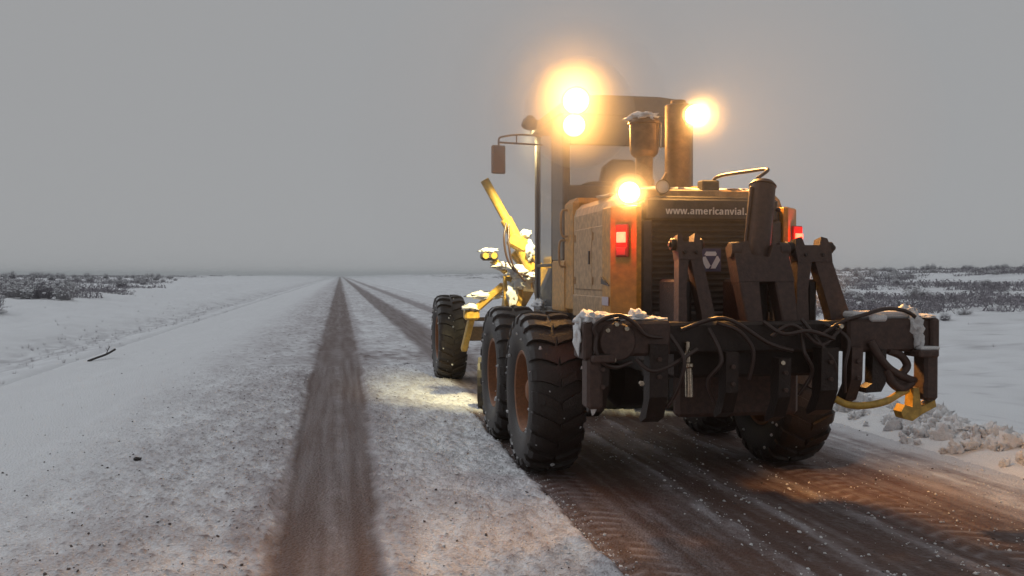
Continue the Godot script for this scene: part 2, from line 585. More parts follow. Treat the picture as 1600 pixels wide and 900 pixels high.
func make_debris() -> void:
	# crumbs of gravel and dirty ice strewn over the packed snow
	var b := MB.new()
	b.blob(Vector3.ZERO, Vector3(1, 0.6, 0.9), noise, 0.8, 1, 2.0)
	var mm := MultiMesh.new()
	mm.transform_format = MultiMesh.TRANSFORM_3D
	mm.mesh = b.mesh()
	mm.instance_count = 2200
	for i in 2200:
		var t := 3.6 * exp(rng.randf() * 2.0)
		var s := 0.0
		var q := rng.randf()
		if q < 0.52: s = -0.5 - absf(rng.randfn(0.0, 1.35))
		elif q < 0.8: s = 0.4 + rng.randf() * 1.15
		else: s = 1.6 + rng.randf() * 3.8
		s = clampf(s, -4.4, 5.4)
		var r: float = 0.003 + 0.008 * pow(rng.randf(), 4.0)
		var basis := Basis.from_euler(Vector3(rng.randf() * 0.6, rng.randf() * TAU, 0)).scaled(Vector3(r, r, r * rng.randf_range(0.8, 1.7)))
		mm.set_instance_transform(i, Transform3D(basis, Vector3(s, surface(s, t) + r * 0.2, -t)))
	var o := MultiMeshInstance3D.new()
	o.name = "gravel"
	o.multimesh = mm
	o.material_override = M.clod
	add_child(o)
	tag(o, "dark gravel crumbs strewn over the packed snow of the road", "gravel", "", "stuff")
	var cb := MB.new()
	cb.blob(Vector3.ZERO, Vector3(1, 0.7, 0.9), noise, 0.9, 1, 5.0)
	var cm := MultiMesh.new()
	cm.transform_format = MultiMesh.TRANSFORM_3D
	cm.mesh = cb.mesh()
	cm.instance_count = 4200
	for i in 4200:
		var t := 3.6 * exp(rng.randf() * 1.5)
		var q := rng.randf()
		var s := 0.0
		if q < 0.2: s = -0.5 - absf(rng.randfn(0.0, 1.0))
		elif q < 0.36: s = 0.35 + rng.randf() * 1.1
		elif q < 0.5: s = 1.5 + absf(rng.randfn(0.0, 0.08))
		elif q < 0.75: s = [2.55, 2.95, 3.5][i % 3] + rng.randfn(0.0, 0.09)
		else: s = rng.randf_range(3.9, 5.5)
		s = clampf(s, -4.0, 5.5)
		var r: float = 0.003 + 0.008 * pow(rng.randf(), 4.0)
		var bs := Basis.from_euler(Vector3(rng.randf() * TAU, rng.randf() * TAU, 0)).scaled(Vector3(r, r, r * rng.randf_range(0.8, 1.6)))
		cm.set_instance_transform(i, Transform3D(bs, Vector3(s, surface(s, t) + r * 0.3, -t)))
	var co := MultiMeshInstance3D.new()
	co.name = "snow_crumbs"
	co.multimesh = cm
	co.material_override = M.snow_lump
	add_child(co)
	tag(co, "loose crumbs of snow and ice left on the scraped lane", "snow crumbs", "", "stuff")
	# dry grass stalks along the ditch
	var gb := MB.new()
	for i in 14:
		var a := rng.randf() * TAU
		var tip := Vector3(cos(a) * 0.12, rng.randf_range(0.08, 0.22), sin(a) * 0.12)
		var sd := Vector3(-sin(a), 0, cos(a)) * 0.005
		var bs := Vector3(cos(a), 0, sin(a)) * 0.03
		gb.tri(bs - sd, bs + sd, tip, Vector3(cos(a), 0.2, sin(a)))
	var gm := MultiMesh.new()
	gm.transform_format = MultiMesh.TRANSFORM_3D
	gm.mesh = gb.mesh()
	gm.instance_count = 700
	for i in 700:
		var t := 13.0 * exp(rng.randf() * 2.2)
		var s := -6.7 + rng.randfn(0.0, 0.9) - 0.9 * N2(t * 0.12, 5.0) if i % 5 else -rng.randf_range(7.0, 14.0)
		if i % 7 == 0: s = rng.randf_range(8.0, 30.0)
		s = minf(s, -5.0) if s < 0.0 else s
		var sc := rng.randf_range(0.25, 0.65)
		gm.set_instance_transform(i, Transform3D(Basis(Vector3.UP, rng.randf() * TAU).scaled(Vector3.ONE * sc), Vector3(s, surface(s, t) - 0.01, -t)))
	var go := MultiMeshInstance3D.new()
	go.name = "grass"
	go.multimesh = gm
	go.material_override = M.twigs_pale
	add_child(go)
	tag(go, "dry grass stalks poking through the snow along the ditch", "grass", "", "stuff")
	for q in [[-1.73, 8.55, 0.03, "dark lone stone on the packed snow beside the left wheel track", "stone"],
			[-13.4, 33.0, 0.13, "dark rock poking out of the clean snow below the left shrubs", "rock"]]:
		var m := MB.new()
		m.blob(Vector3(0, q[2] * 0.35, 0), Vector3(q[2], q[2] * 0.7, q[2] * 0.85), noise, 0.7, 2, q[0])
		var st := put(q[4], m, M.stone, self)
		st.position = Vector3(q[0], surface(q[0], q[1]), -q[1])
		tag(st, q[3], q[4])
	var br := group("fallen_branch", self, Vector3(-4.6, surface(-4.6, 18.5), -18.5))
	br.scale = Vector3.ONE * 0.75
	tag(br, "thin dark broken branch lying on smooth snow near the ditch", "branch")
	var m2 := MB.new()
	m2.tube([Vector3(0, 0.01, 0), Vector3(0.12, 0.06, -0.35), Vector3(0.25, 0.11, -0.75), Vector3(0.36, 0.2, -1.2)], 0.028, 7, 5)
	put("stem", m2, M.bark, br)
	m2 = MB.new()
	m2.tube([Vector3(0.25, 0.11, -0.75), Vector3(0.27, 0.2, -0.8), Vector3(0.31, 0.3, -0.84)], 0.012, 6, 3)
	put("twig", m2, M.bark, br)


func shrub_meshes(k: int, twigs := 150, snows := 80) -> Array:
	var tw := MB.new()
	var sn := MB.new()
	var r := RandomNumberGenerator.new()
	r.seed = 100 + k
	var wide := r.randf_range(0.5, 0.75)
	for i in twigs:
		var an := r.randf() * TAU
		var out := sqrt(r.randf())
		var base := Vector3(cos(an) * out * wide * 0.5, 0, sin(an) * out * wide * 0.5)
		var tip := Vector3(cos(an + r.randfn(0, 0.3)) * out * wide, r.randf_range(0.25, 1.05) * (1.0 - 0.35 * out * out), sin(an + r.randfn(0, 0.3)) * out * wide)
		var mid := (base + tip) * 0.5 + Vector3(r.randfn(0, 0.05), 0.05, r.randfn(0, 0.05))
		var w := r.randf_range(0.008, 0.017)
		var side := (tip - base).cross(Vector3(r.randf() - 0.5, r.randf() - 0.5, r.randf() - 0.5)).normalized() * w
		var side2 := (tip - base).cross(side).normalized() * w
		for s in [side, side2]:
			tw.quad(base - s, base + s, mid + s * 0.8, mid - s * 0.8, s.cross(Vector3.UP) + Vector3(0.01, 0, 0.02))
			tw.tri(mid - s * 0.8, mid + s * 0.8, tip, s.cross(Vector3.UP) + Vector3(0.01, 0, 0.02))
		# leafy tufts at the ends
		for j in 3:
			var p := mid.lerp(tip, 0.4 + 0.3 * j) + Vector3(r.randfn(0, 0.04), r.randfn(0, 0.03), r.randfn(0, 0.04))
			var a := Vector3(r.randfn(0, 1), r.randfn(0, 1), r.randfn(0, 1)).normalized() * r.randf_range(0.02, 0.045)
			var b := a.cross(Vector3(r.randfn(0, 1), r.randfn(0, 1), r.randfn(0, 1))).normalized() * r.randf_range(0.012, 0.03)
			tw.tri(p - a, p + b, p + a, Vector3.UP + a)
	for i in snows:
		var an := r.randf() * TAU
		var out := sqrt(r.randf()) * 0.95
		sn.blob(Vector3(cos(an) * out * wide, (0.4 + 0.5 * r.randf()) * (1.0 - 0.45 * out * out), sin(an) * out * wide), Vector3(1, 0.5, 1) * r.randf_range(0.02, 0.075), noise, 0.8, 1, i * 3.1)
	sn.blob(Vector3(0, 0.0, 0), Vector3(wide * 0.95, 0.12, wide * 0.95), noise, 0.6, 2, k * 5.0)
	return [tw.mesh(), sn.mesh()]


func make_shrubs() -> void:
	var kinds: Array = []
	for k in 7:
		kinds.append(shrub_meshes(k))
	var list: Array = []
	# left of the road, beyond the ditch
	var tries := 0
	while list.size() < 120 and tries < 9000:
		tries += 1
		var t := 34.0 * exp(rng.randf() * 1.75)
		var s := -rng.randf_range(9.5, 60.0)
		var ang := s / t
		if ang < -0.46 or ang > -0.085: continue
		if s > -11.0 - (t - 36.0) * 0.12 + 2.0 * N2(t * 0.1, 77.0): continue
		if N2(s * 0.09 + 11.0, t * 0.05) < -0.12 and t < 110.0: continue
		list.append([s, t, rng.randf_range(0.4, 1.05), "left"])
	tries = 0
	while list.size() < 298 and tries < 20000:
		tries += 1
		var t := 26.0 * exp(rng.randf() * 1.9)
		var s := rng.randf_range(13.0, 150.0)
		var ang := s / t
		if ang < 0.50 or ang > 0.85: continue
		if t < 44.0 and rng.randf() < 0.45: continue
		if N2(s * 0.07, t * 0.06 + 31.0) < -0.02: continue
		list.append([s, t, rng.randf_range(0.3, 0.75) if t > 40.0 else rng.randf_range(0.2, 0.45), "right"])
	var i := 0
	for q in list:
		var o := group("steppe_shrub", self, Vector3(q[0], field_h(q[0], q[1]) + 0.0, -q[1]))
		var kk: Array = kinds[i % 7]
		var pale: float = 1.0 if rng.randf() < (0.25 if q[3] == "left" else 0.6) else 0.0
		put_mesh("branches", kk[0], M.twigs if pale < 0.5 else M.twigs_pale, o)
		put_mesh("snow_cover", kk[1], M.shrub_snow, o)
		o.scale = Vector3(q[2] * rng.randf_range(0.8, 1.4), q[2] * rng.randf_range(0.8, 1.3), q[2] * rng.randf_range(0.8, 1.4))
		o.rotation.y = rng.randf() * TAU
		var tone: String = "dark twiggy" if pale < 0.5 else "pale twiggy"
		var size: String = "tall" if q[2] > 0.75 else "knee-high" if q[2] > 0.5 else "low"
		if q[3] == "left":
			tag(o, "%s %s shrub dusted with snow on the low rise beyond the roadside ditch" % [size, tone], "shrub", "shrubs beyond the ditch")
		else:
			tag(o, "%s %s shrub half buried in snow on the plain beyond the snow ridge" % [size, tone], "shrub", "shrubs on the plain beyond the snow ridge")
		i += 1
	# low undergrowth between the shrubs
	var um := MultiMesh.new()
	um.transform_format = MultiMesh.TRANSFORM_3D
	# a loose, wide tuft of thin stems with open gaps
	var tb := MB.new()
	for _k in 46:
		var a := rng.randf() * TAU
		var o := sqrt(rng.randf()) * 1.1
		var b := Vector3(cos(a) * o, 0, sin(a) * o)
		var tip := b + Vector3(rng.randfn(0.0, 0.22), rng.randf_range(0.1, 0.38), rng.randfn(0.0, 0.22))
		var sd := Vector3(rng.randfn(0.0, 1.0), 0, rng.randfn(0.0, 1.0)).normalized() * rng.randf_range(0.02, 0.055)
		tb.tri(b - sd, b + sd, tip, sd.cross(Vector3.UP))
		tb.tri(tip - sd * 1.5, tip + sd * 1.5, (tip + b) * 0.5 + Vector3(0, 0.05, 0), sd.cross(Vector3.UP))
	um.mesh = tb.mesh()
	var ut: Array = []
	tries = 0
	while ut.size() < 2600 and tries < 90000:
		tries += 1
		var t := 30.0 * exp(rng.randf() * 2.0)
		var s := rng.randf_range(-0.5, 0.9) * t
		if s > -10.5 and s < 13.0: continue
		if s < 0.0 and s > -11.0 - (t - 36.0) * 0.12 + 2.0 * N2(t * 0.1, 77.0): continue
		if s > 0.0 and s / t < 0.4: continue
		if s < 0.0 and t < 52.0: continue
		if t < 46.0 and rng.randf() < 0.6: continue
		if N2(s * 0.07, t * 0.06 + 31.0) < -0.08: continue
		var sc := rng.randf_range(0.3, 0.8)
		ut.append(Transform3D(Basis(Vector3.UP, rng.randf() * TAU).scaled(Vector3(sc * 1.2, sc * 1.2, sc * 1.2)), Vector3(s, field_h(s, t) + 0.02, -t)))
	um.instance_count = ut.size()
	for k in ut.size():
		um.set_instance_transform(k, ut[k])
	var und := MultiMeshInstance3D.new()
	und.name = "undergrowth"
	und.multimesh = um
	und.material_override = M.twigs
	add_child(und)
	tag(und, "thin pale stubble and small twigs poking through the snow between shrubs", "undergrowth", "", "stuff")
	# the far scrub that reads as one mass
	var mm := MultiMesh.new()
	mm.transform_format = MultiMesh.TRANSFORM_3D
	mm.mesh = um.mesh
	var tf: Array = []
	tries = 0
	while tf.size() < 2600 and tries < 40000:
		tries += 1
		var t := 110.0 * exp(rng.randf() * 1.9)
		var s := rng.randf_range(-0.75, 0.95) * t
		if absf(s) < 24.0 + t * 0.04: continue
		if N2(s * 0.02 + 5.0, t * 0.015) < -0.05: continue
		var sc := rng.randf_range(0.5, 1.0)
		tf.append(Transform3D(Basis(Vector3.UP, rng.randf() * TAU).scaled(Vector3(sc * 1.5, sc, sc * 1.5)), Vector3(s, field_h(s, t), -t)))
	mm.instance_count = tf.size()
	for k in tf.size():
		mm.set_instance_transform(k, tf[k])
	var far := MultiMeshInstance3D.new()
	far.name = "distant_scrub"
	far.multimesh = mm
	far.material_override = M.twigs
	add_child(far)
	tag(far, "thin dark line of distant scrub along the hazy horizon", "scrub", "", "stuff")


# ---------------------------------------------------------------- the grader
func V(x: float, y: float, z: float) -> Vector3:
	return Vector3(x, y, z)


func tyre_mesh(chevron: bool) -> ArrayMesh:
	var mb := MB.new()
	var pr: Array = []
	for p in [[-0.17, 0.335], [-0.19, 0.36], [-0.215, 0.45], [-0.222, 0.52], [-0.212, 0.585], [-0.19, 0.622], [-0.15, 0.64], [0.0, 0.648], [0.15, 0.64], [0.19, 0.622], [0.212, 0.585], [0.222, 0.52], [0.215, 0.45], [0.19, 0.36], [0.17, 0.335]]:
		pr.append(Vector2(p[0], p[1]))
	mb.lathe(pr, Vector3.ZERO, Vector3.RIGHT, 64)
	var nl := 23
	for i in nl:
		for s in [-1.0, 1.0]:
			var a0: float = TAU * (i + (0.0 if chevron or s < 0 else 0.5)) / nl
			# stations along a lug: across, angle, outer radius, inner radius, half width
			var stn: Array = [[0.012, 0.0, 0.674, 0.63, 0.052], [0.07, -0.045, 0.675, 0.63, 0.056], [0.13, -0.085, 0.671, 0.625, 0.066], [0.185, -0.105, 0.657, 0.61, 0.074], [0.219, -0.112, 0.622, 0.58, 0.076], [0.227, -0.114, 0.575, 0.56, 0.07]]
			var rows: Array = []
			for q in stn:
				var row: Array = []
				for e in [[-1.0, 3], [-0.86, 2], [0.86, 2], [1.0, 3]]:
					var an: float = a0 + q[1] + e[0] * q[4]
					var rr: float = q[e[1]]
					var xx: float = q[0] * s
					if e[1] == 3 and q[0] > 0.2:
						xx = (q[0] - 0.018) * s
					row.append(Vector3(xx, cos(an) * rr, sin(an) * rr))
				rows.append(row)
			for j in rows.size() - 1:
				var mid_a: float = a0 + stn[j][1]
				var rad := Vector3(0.0, cos(mid_a), sin(mid_a))
				var tan := Vector3(0.0, -sin(mid_a), cos(mid_a))
				var up := rad if j < 3 else (rad + Vector3(s, 0, 0) * (j - 2))
				mb.quad(rows[j][1], rows[j][2], rows[j + 1][2], rows[j + 1][1], up)
				mb.quad(rows[j][0], rows[j][1], rows[j + 1][1], rows[j + 1][0], -tan + rad * 0.3)
				mb.quad(rows[j][2], rows[j][3], rows[j + 1][3], rows[j + 1][2], tan + rad * 0.3)
			mb.quad(rows[0][0], rows[0][1], rows[0][2], rows[0][3], Vector3(-s, 0, 0))
			var l := rows.size() - 1
			mb.quad(rows[l][0], rows[l][1], rows[l][2], rows[l][3], -Vector3(0, cos(a0), sin(a0)) + Vector3(s * 0.3, 0, 0))
	return mb.mesh()


func make_wheel(parent: Node, at: Vector3, tyre: ArrayMesh, rim: ArrayMesh, hub: ArrayMesh, side: float, turn: float) -> void:
	var w := group("wheel", parent, at)
	w.add_to_group("undercarriage")
	var ty := put_mesh("tyre", tyre, M.rubber, w)
	ty.rotation.x = turn
	var sb := MB.new()
	for i in 46:
		var a := rng.randf() * TAU
		var x := rng.randf_range(-0.2, 0.2)
		var rr: float = 0.655 - 0.03 * absf(x) / 0.2
		if i % 4 == 0:
			x = -0.222
			rr = rng.randf_range(0.42, 0.58)
		sb.blob(Vector3(x, cos(a) * rr, sin(a) * rr), Vector3.ONE * rng.randf_range(0.004, 0.016), noise, 0.8, 1, i * 1.7)
	put("snow", sb, M.snow_on_iron, w).set_meta("kind", "stuff")
	var r := put_mesh("rim", rim, M.rim, w)
	r.rotation.y = 0.0 if side < 0 else PI
	var h := put_mesh("hub", hub, M.rim, w)
	h.rotation.y = 0.0 if side < 0 else PI


func make_lamp(parent: Node, called: String, at: Vector3, dir: Vector3, r: float, glow: Material, colour: Color, energy: float, cone: float) -> Node3D:
	var o := group(called, parent, at)
	dir = dir.normalized()
	var mb := MB.new()
	mb.lathe([Vector2(-r * 1.1, 0), Vector2(-r * 1.1, r * 0.5), Vector2(-r * 0.6, r * 0.95), Vector2(0.0, r * 1.12), Vector2(0.02, r * 1.12), Vector2(0.02, r * 1.0), Vector2(0.0, r * 1.0)], Vector3.ZERO, dir, 24)
	put("housing", mb, M.lamp_body, o)
	mb = MB.new()
	mb.lathe([Vector2(-0.004, r), Vector2(0.004, r), Vector2(0.012, r * 0.7), Vector2(0.016, 0.0)], Vector3.ZERO, dir, 24)
	put("lens", mb, glow, o)
	if energy > 0.0:
		var l := SpotLight3D.new()
		l.name = called + "_beam"
		o.add_child(l, true)
		l.position = dir * 0.03
		l.look_at_from_position(o.to_global(dir * 0.03), o.to_global(dir * 1.03), Vector3.UP if absf(dir.y) < 0.95 else Vector3.RIGHT)
		l.light_color = colour
		l.light_energy = energy
		l.light_size = r
		l.spot_range = 60.0
		l.spot_angle = cone
		l.spot_angle_attenuation = 1.0
		l.spot_attenuation = 2.0
		l.shadow_enabled = true
	return o


func snow(parent: Node, lumps: Array) -> void:
	var mb := MB.new()
	var k := 0.0
	for q in lumps:
		k += 3.7
		mb.blob(q[0], q[1], noise, 0.75, 2, k)
	put("snow", mb, M.snow_on_iron, parent)


func make_grader() -> void:
	var g := group("motor_grader", self, Vector3(GX, 0, GZ))
	tag(g, "orange motor grader with lit work lamps and rear ripper driving away on the road", "motor grader")
	wheels_and_frame(g)
	hood(g)
	cab(g)
	ripper(g)
	front(g)
	lamps(g)
	for o in g.get_children():
		if o.is_in_group("undercarriage"):
			continue
		o.transform = FIT * o.transform


func wheels_and_frame(g: Node3D) -> void:
	var chev := tyre_mesh(true)
	var block := tyre_mesh(false)
	var mb := MB.new()
	# seen from the outside (-x): flange, deep dish, centre disc
	mb.lathe([Vector2(-0.178, 0.35), Vector2(-0.185, 0.34), Vector2(-0.178, 0.318), Vector2(-0.10, 0.30), Vector2(-0.03, 0.285), Vector2(-0.02, 0.27), Vector2(-0.045, 0.17), Vector2(-0.05, 0.0)], Vector3.ZERO, Vector3.RIGHT, 40)
	mb.lathe([Vector2(0.178, 0.35), Vector2(0.185, 0.34), Vector2(0.178, 0.318), Vector2(0.0, 0.29), Vector2(0.0, 0.0)], Vector3.ZERO, Vector3.RIGHT, 40)
	for i in 12:
		var a := TAU * i / 12.0
		mb.cyl(V(-0.03, cos(a) * 0.225, sin(a) * 0.225), V(-0.06, cos(a) * 0.225, sin(a) * 0.225), 0.015, -1.0, 6, 0.003)
	var rim := mb.mesh()
	mb = MB.new()
	mb.lathe([Vector2(-0.14, 0.0), Vector2(-0.14, 0.07), Vector2(-0.125, 0.095), Vector2(-0.045, 0.13)], Vector3.ZERO, Vector3.RIGHT, 24)
	var hub := mb.mesh()
	var k := 0
	for z in [0.0, -1.54, -7.0]:
		for s in [-1.0, 1.0]:
			make_wheel(g, V(1.075 * s, 0.668, z), block if z < -3.0 else chev, rim, hub, s, 0.37 * k)
			k += 1
	# tandem cases and axles
	for s in [-1.0, 1.0]:
		mb = MB.new()
		mb.box(V(0.70 * s, 0.68, -0.77), V(0.2, 0.42, 2.1), Basis.IDENTITY, 0.05)
		mb.cyl(V(0.70 * s, 0.668, 0), V(1.0 * s, 0.668, 0), 0.12)
		mb.cyl(V(0.70 * s, 0.668, -1.54), V(1.0 * s, 0.668, -1.54), 0.12)
		put("tandem_case", mb, M.black, g).add_to_group("undercarriage")
	mb = MB.new()
	mb.cyl(V(-0.78, 0.7, -0.77), V(0.78, 0.7, -0.77), 0.2)
	mb.lathe([Vector2(-0.3, 0.2), Vector2(-0.2, 0.3), Vector2(0.2, 0.3), Vector2(0.3, 0.2)], V(0, 0.7, -0.77), Vector3.RIGHT, 24)
	put("rear_axle", mb, M.dark_iron, g).add_to_group("undercarriage")
	mb = MB.new()
	mb.box(V(-0.46, 1.05, -0.6), V(0.16, 0.4, 2.7))
	mb.box(V(0.46, 1.05, -0.6), V(0.16, 0.4, 2.7))
	mb.box(V(0, 0.92, 0.2), V(0.75, 0.6, 0.9), Basis.IDENTITY, 0.05)
	mb.box(V(0, 1.05, 0.72), V(1.25, 0.42, 0.16), Basis.IDENTITY, 0.02)
	put("rear_frame", mb, M.black, g)
	# long goose-neck front frame
	mb = MB.new()
	var poly := PackedVector2Array([V2(-1.9, 1.0), V2(-2.9, 1.05), V2(-4.0, 1.42), V2(-6.2, 1.42), V2(-7.2, 1.05), V2(-7.5, 0.75), V2(-7.5, 1.1), V2(-7.2, 1.5), V2(-6.2, 1.76), V2(-4.0, 1.76), V2(-2.9, 1.45), V2(-1.9, 1.4)])
	mb.prism(poly, -0.15, 0.15, Transform3D(Basis(V(0, 0, 1), V(0, 1, 0), V(-1, 0, 0)), Vector3.ZERO), 0.015)
	put("front_frame", mb, M.yellow, g).add_to_group("undercarriage")


func V2(x: float, y: float) -> Vector2:
	return Vector2(x, y)


func hood(g: Node3D) -> void:
	var h := group("engine_hood", g)
	var mb := MB.new()
	var sec := PackedVector2Array([V2(-0.70, 1.24), V2(-0.70, 2.19), V2(-0.675, 2.26), V2(-0.62, 2.31), V2(-0.54, 2.33), V2(0.54, 2.33), V2(0.62, 2.31), V2(0.675, 2.26), V2(0.70, 2.19), V2(0.70, 1.24)])
	mb.prism(sec, -1.2, 0.36, Transform3D.IDENTITY, 0.01)
	put("shell", mb, M.dusty, h)
	mb = MB.new()
	mb.box(V(0, 1.82, -1.44), V(1.38, 1.14, 0.44), Basis.IDENTITY, 0.05)
	put("front_cowl", mb, M.orange, h)
	# side doors, proud of the shell, with a latch each
	for s in [-1.0, 1.0]:
		for q in [[-1.12, -0.5, 1.5, 2.06], [-0.485, 0.02, 1.5, 2.06]]:
			mb = MB.new()
			mb.box(V(0.703 * s, (q[2] + q[3]) * 0.5, (q[0] + q[1]) * 0.5), V(0.016, q[3] - q[2], q[1] - q[0]), Basis.IDENTITY, 0.006)
			var d := put("side_door", mb, M.dusty, h)
			mb = MB.new()
			mb.box(V(0.716 * s, 1.79, q[1] - 0.07), V(0.014, 0.12, 0.035), Basis.IDENTITY, 0.004)
			put("latch", mb, M.black, d)
			for yy in [1.58, 1.98]:
				mb = MB.new()
				mb.cyl(V(0.714 * s, yy - 0.035, q[0] + 0.03), V(0.714 * s, yy + 0.035, q[0] + 0.03), 0.011, -1.0, 8, 0.002)
				put("hinge", mb, M.dusty, d)
		mb = MB.new()
		mb.box(V(0.706 * s, 1.345, -0.42), V(0.02, 0.2, 1.5), Basis.IDENTITY, 0.008)
		put("sill_panel", mb, M.dusty, h)
	# the rear grille panel
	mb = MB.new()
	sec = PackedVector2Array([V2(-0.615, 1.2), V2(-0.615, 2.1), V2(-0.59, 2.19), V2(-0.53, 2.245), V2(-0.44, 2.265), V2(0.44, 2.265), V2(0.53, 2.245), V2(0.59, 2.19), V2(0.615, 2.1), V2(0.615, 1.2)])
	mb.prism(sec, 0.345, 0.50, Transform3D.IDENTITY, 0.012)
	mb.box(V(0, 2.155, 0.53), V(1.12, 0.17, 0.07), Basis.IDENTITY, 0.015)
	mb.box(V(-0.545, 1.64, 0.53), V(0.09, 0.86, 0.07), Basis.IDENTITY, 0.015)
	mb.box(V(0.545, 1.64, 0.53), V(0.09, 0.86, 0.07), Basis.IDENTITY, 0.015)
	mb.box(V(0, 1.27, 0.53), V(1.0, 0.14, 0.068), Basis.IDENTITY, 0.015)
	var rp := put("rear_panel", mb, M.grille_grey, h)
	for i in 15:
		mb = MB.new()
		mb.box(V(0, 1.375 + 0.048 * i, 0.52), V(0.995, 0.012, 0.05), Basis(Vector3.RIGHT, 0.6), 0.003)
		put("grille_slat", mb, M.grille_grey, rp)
	# orange corner columns that carry the tail lamps
	for s in [-1.0, 1.0]:
		mb = MB.new()
		var col := PackedVector2Array([V2(0.60 * s, 0.30), V2(0.60 * s, 0.575), V2(0.64 * s, 0.575), V2(0.80 * s, 0.40), V2(0.80 * s, 0.16), V2(0.705 * s, 0.16)])
		mb.prism(col, -2.185, -1.2, Transform3D(Basis(V(1, 0, 0), V(0, 0, 1), V(0, -1, 0)), Vector3.ZERO), 0.012)
		put("corner_column", mb, M.orange, h)
		tail_lamp(h, s)
	# blue badge: white broken hexagon round a blue triangle
	var b := group("badge", h, V(-0.017, 1.752, 0.556))
	mb = MB.new()
	mb.box(V(0, 0, 0), V(0.175, 0.185, 0.012), Basis.IDENTITY, 0.004)
	put("plate", mb, M.badge_blue, b)
	mb = MB.new()
	var hexa := PackedVector2Array()
	for i in 6:
		hexa.append(V2(cos(TAU * i / 6.0), sin(TAU * i / 6.0)) * 0.078)
	mb.prism(hexa, 0.006, 0.010, Transform3D.IDENTITY, 0.0)
	put("hexagon", mb, M.badge_white, b)
	mb = MB.new()
	mb.prism(PackedVector2Array([V2(-0.047, 0.033), V2(0.047, 0.033), V2(0.0, -0.05)]), 0.010, 0.014, Transform3D.IDENTITY, 0.0)
	for q in [[V2(-0.047, 0.033), V2(-0.075, 0.033)], [V2(0.047, 0.033), V2(0.061, 0.058)], [V2(0.0, -0.05), V2(-0.016, -0.074)]]:
		var dd: Vector2 = (q[1] - q[0]).normalized().orthogonal() * 0.006
		mb.prism(PackedVector2Array([q[0] - dd, q[0] + dd, q[1] + dd, q[1] - dd]), 0.0102, 0.0135, Transform3D.IDENTITY, 0.0)
	put("triangle", mb, M.badge_blue, b)
	# web address along the top of the rear panel
	var tm := TextMesh.new()
	var f := SystemFont.new()
	f.font_names = PackedStringArray(["Droid Sans"])
	f.font_weight = 700
	tm.font = f
	tm.text = "www.americanvial.com"
	tm.font_size = 32
	tm.pixel_size = 0.0024
	tm.depth = 0.004
	tm.horizontal_alignment = HORIZONTAL_ALIGNMENT_CENTER
	var t := put_mesh("lettering", tm, M.letters, h)
	t.position = V(0.02, 2.14, 0.567)
	var wd := tm.get_aabb().size.x
	if wd > 0.01:
		t.scale = V(0.83 / wd, 0.83 / wd, 1.0)
	# sticker and small step recess on the left flank
	mb = MB.new()
	mb.box(V(-0.809, 1.42, 0.28), V(0.005, 0.07, 0.18), Basis.IDENTITY, 0.001)
	put("sticker", mb, M.sticker, h)
	mb = MB.new()
	mb.box(V(-0.7195, 1.42, 0.04), V(0.006, 0.09, 0.16), Basis.IDENTITY, 0.001)
	put("sticker", mb, M.sticker, h)
	mb = MB.new()
	mb.prism(PackedVector2Array([V2(0.17, 1.62), V2(0.17, 1.56), V2(0.38, 1.545)]), 0.8, 0.815, Transform3D(Basis(V(0, 0, 1), V(0, 1, 0), V(-1, 0, 0)), Vector3.ZERO), 0.0)
	put("step_plate", mb, M.black, h)
	# hand rails
	for q in [[-1.5, 2.02, 2.28], [-1.58, 1.72, 1.98]]:
		mb = MB.new()
		mb.tube([V(-0.69, q[1], q[0]), V(-0.75, q[1] + 0.02, q[0]), V(-0.75, q[2] - 0.02, q[0]), V(-0.69, q[2], q[0])], 0.012, 8, 4)
		put("hand_rail", mb, M.dusty, h)
	# things standing on the hood
	var ps := group("exhaust_stack", g)
	mb = MB.new()
	mb.cyl(V(0.065, 2.3, -0.4), V(0.065, 2.42, -0.4), 0.15, 0.14, 24)
	mb.cyl(V(0.065, 2.4, -0.4), V(0.065, 3.16, -0.4), 0.12, 0.12, 28, 0.01)
	put("heat_shield", mb, M.stack, ps)
	mb = MB.new()
	mb.cyl(V(0.065, 3.12, -0.4), V(0.065, 3.2, -0.4), 0.07, 0.07, 20)
	put("outlet", mb, M.stack, ps)
	mb = MB.new()
	mb.prism(PackedVector2Array([V2(-0.06, 2.36), V2(-0.16, 2.36), V2(-0.05, 2.56)]), -0.42, -0.38, Transform3D.IDENTITY, 0.004)
	put("gusset", mb, M.stack, ps)
	var pc := group("air_precleaner", g)
	mb = MB.new()
	mb.cyl(V(-0.32, 2.3, -0.2), V(-0.32, 2.75, -0.2), 0.075, 0.075, 20)
	mb.lathe([Vector2(2.40, 0.09), Vector2(2.46, 0.09)], V(-0.32, 0, -0.2), Vector3.UP, 20)
	put("intake_pipe", mb, M.stack, pc)
	mb = MB.new()
	mb.lathe([Vector2(2.66, 0.0), Vector2(2.66, 0.09), Vector2(2.69, 0.118), Vector2(2.72, 0.124), Vector2(2.94, 0.13), Vector2(2.945, 0.142), Vector2(2.96, 0.142), Vector2(2.99, 0.12), Vector2(3.01, 0.05), Vector2(3.015, 0.0)], V(-0.32, 0, -0.2), Vector3.UP, 28)
	put("bowl", mb, M.stack, pc)
	mb = MB.new()
	mb.cyl(V(-0.205, 2.73, -0.1), V(-0.205, 2.94, -0.1), 0.008, 0.008, 6)
	put("clamp_bolt", mb, M.chrome, pc)
	snow(pc, [[V(-0.33, 2.995, -0.2), V(0.125, 0.045, 0.12)], [V(-0.3, 3.02, -0.18), V(0.06, 0.03, 0.06)]])
	mb = MB.new()
	mb.box(V(0.08, 2.345, 0.27), V(0.15, 0.14, 0.12), Basis.IDENTITY, 0.01)
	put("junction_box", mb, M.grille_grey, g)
	mb = MB.new()
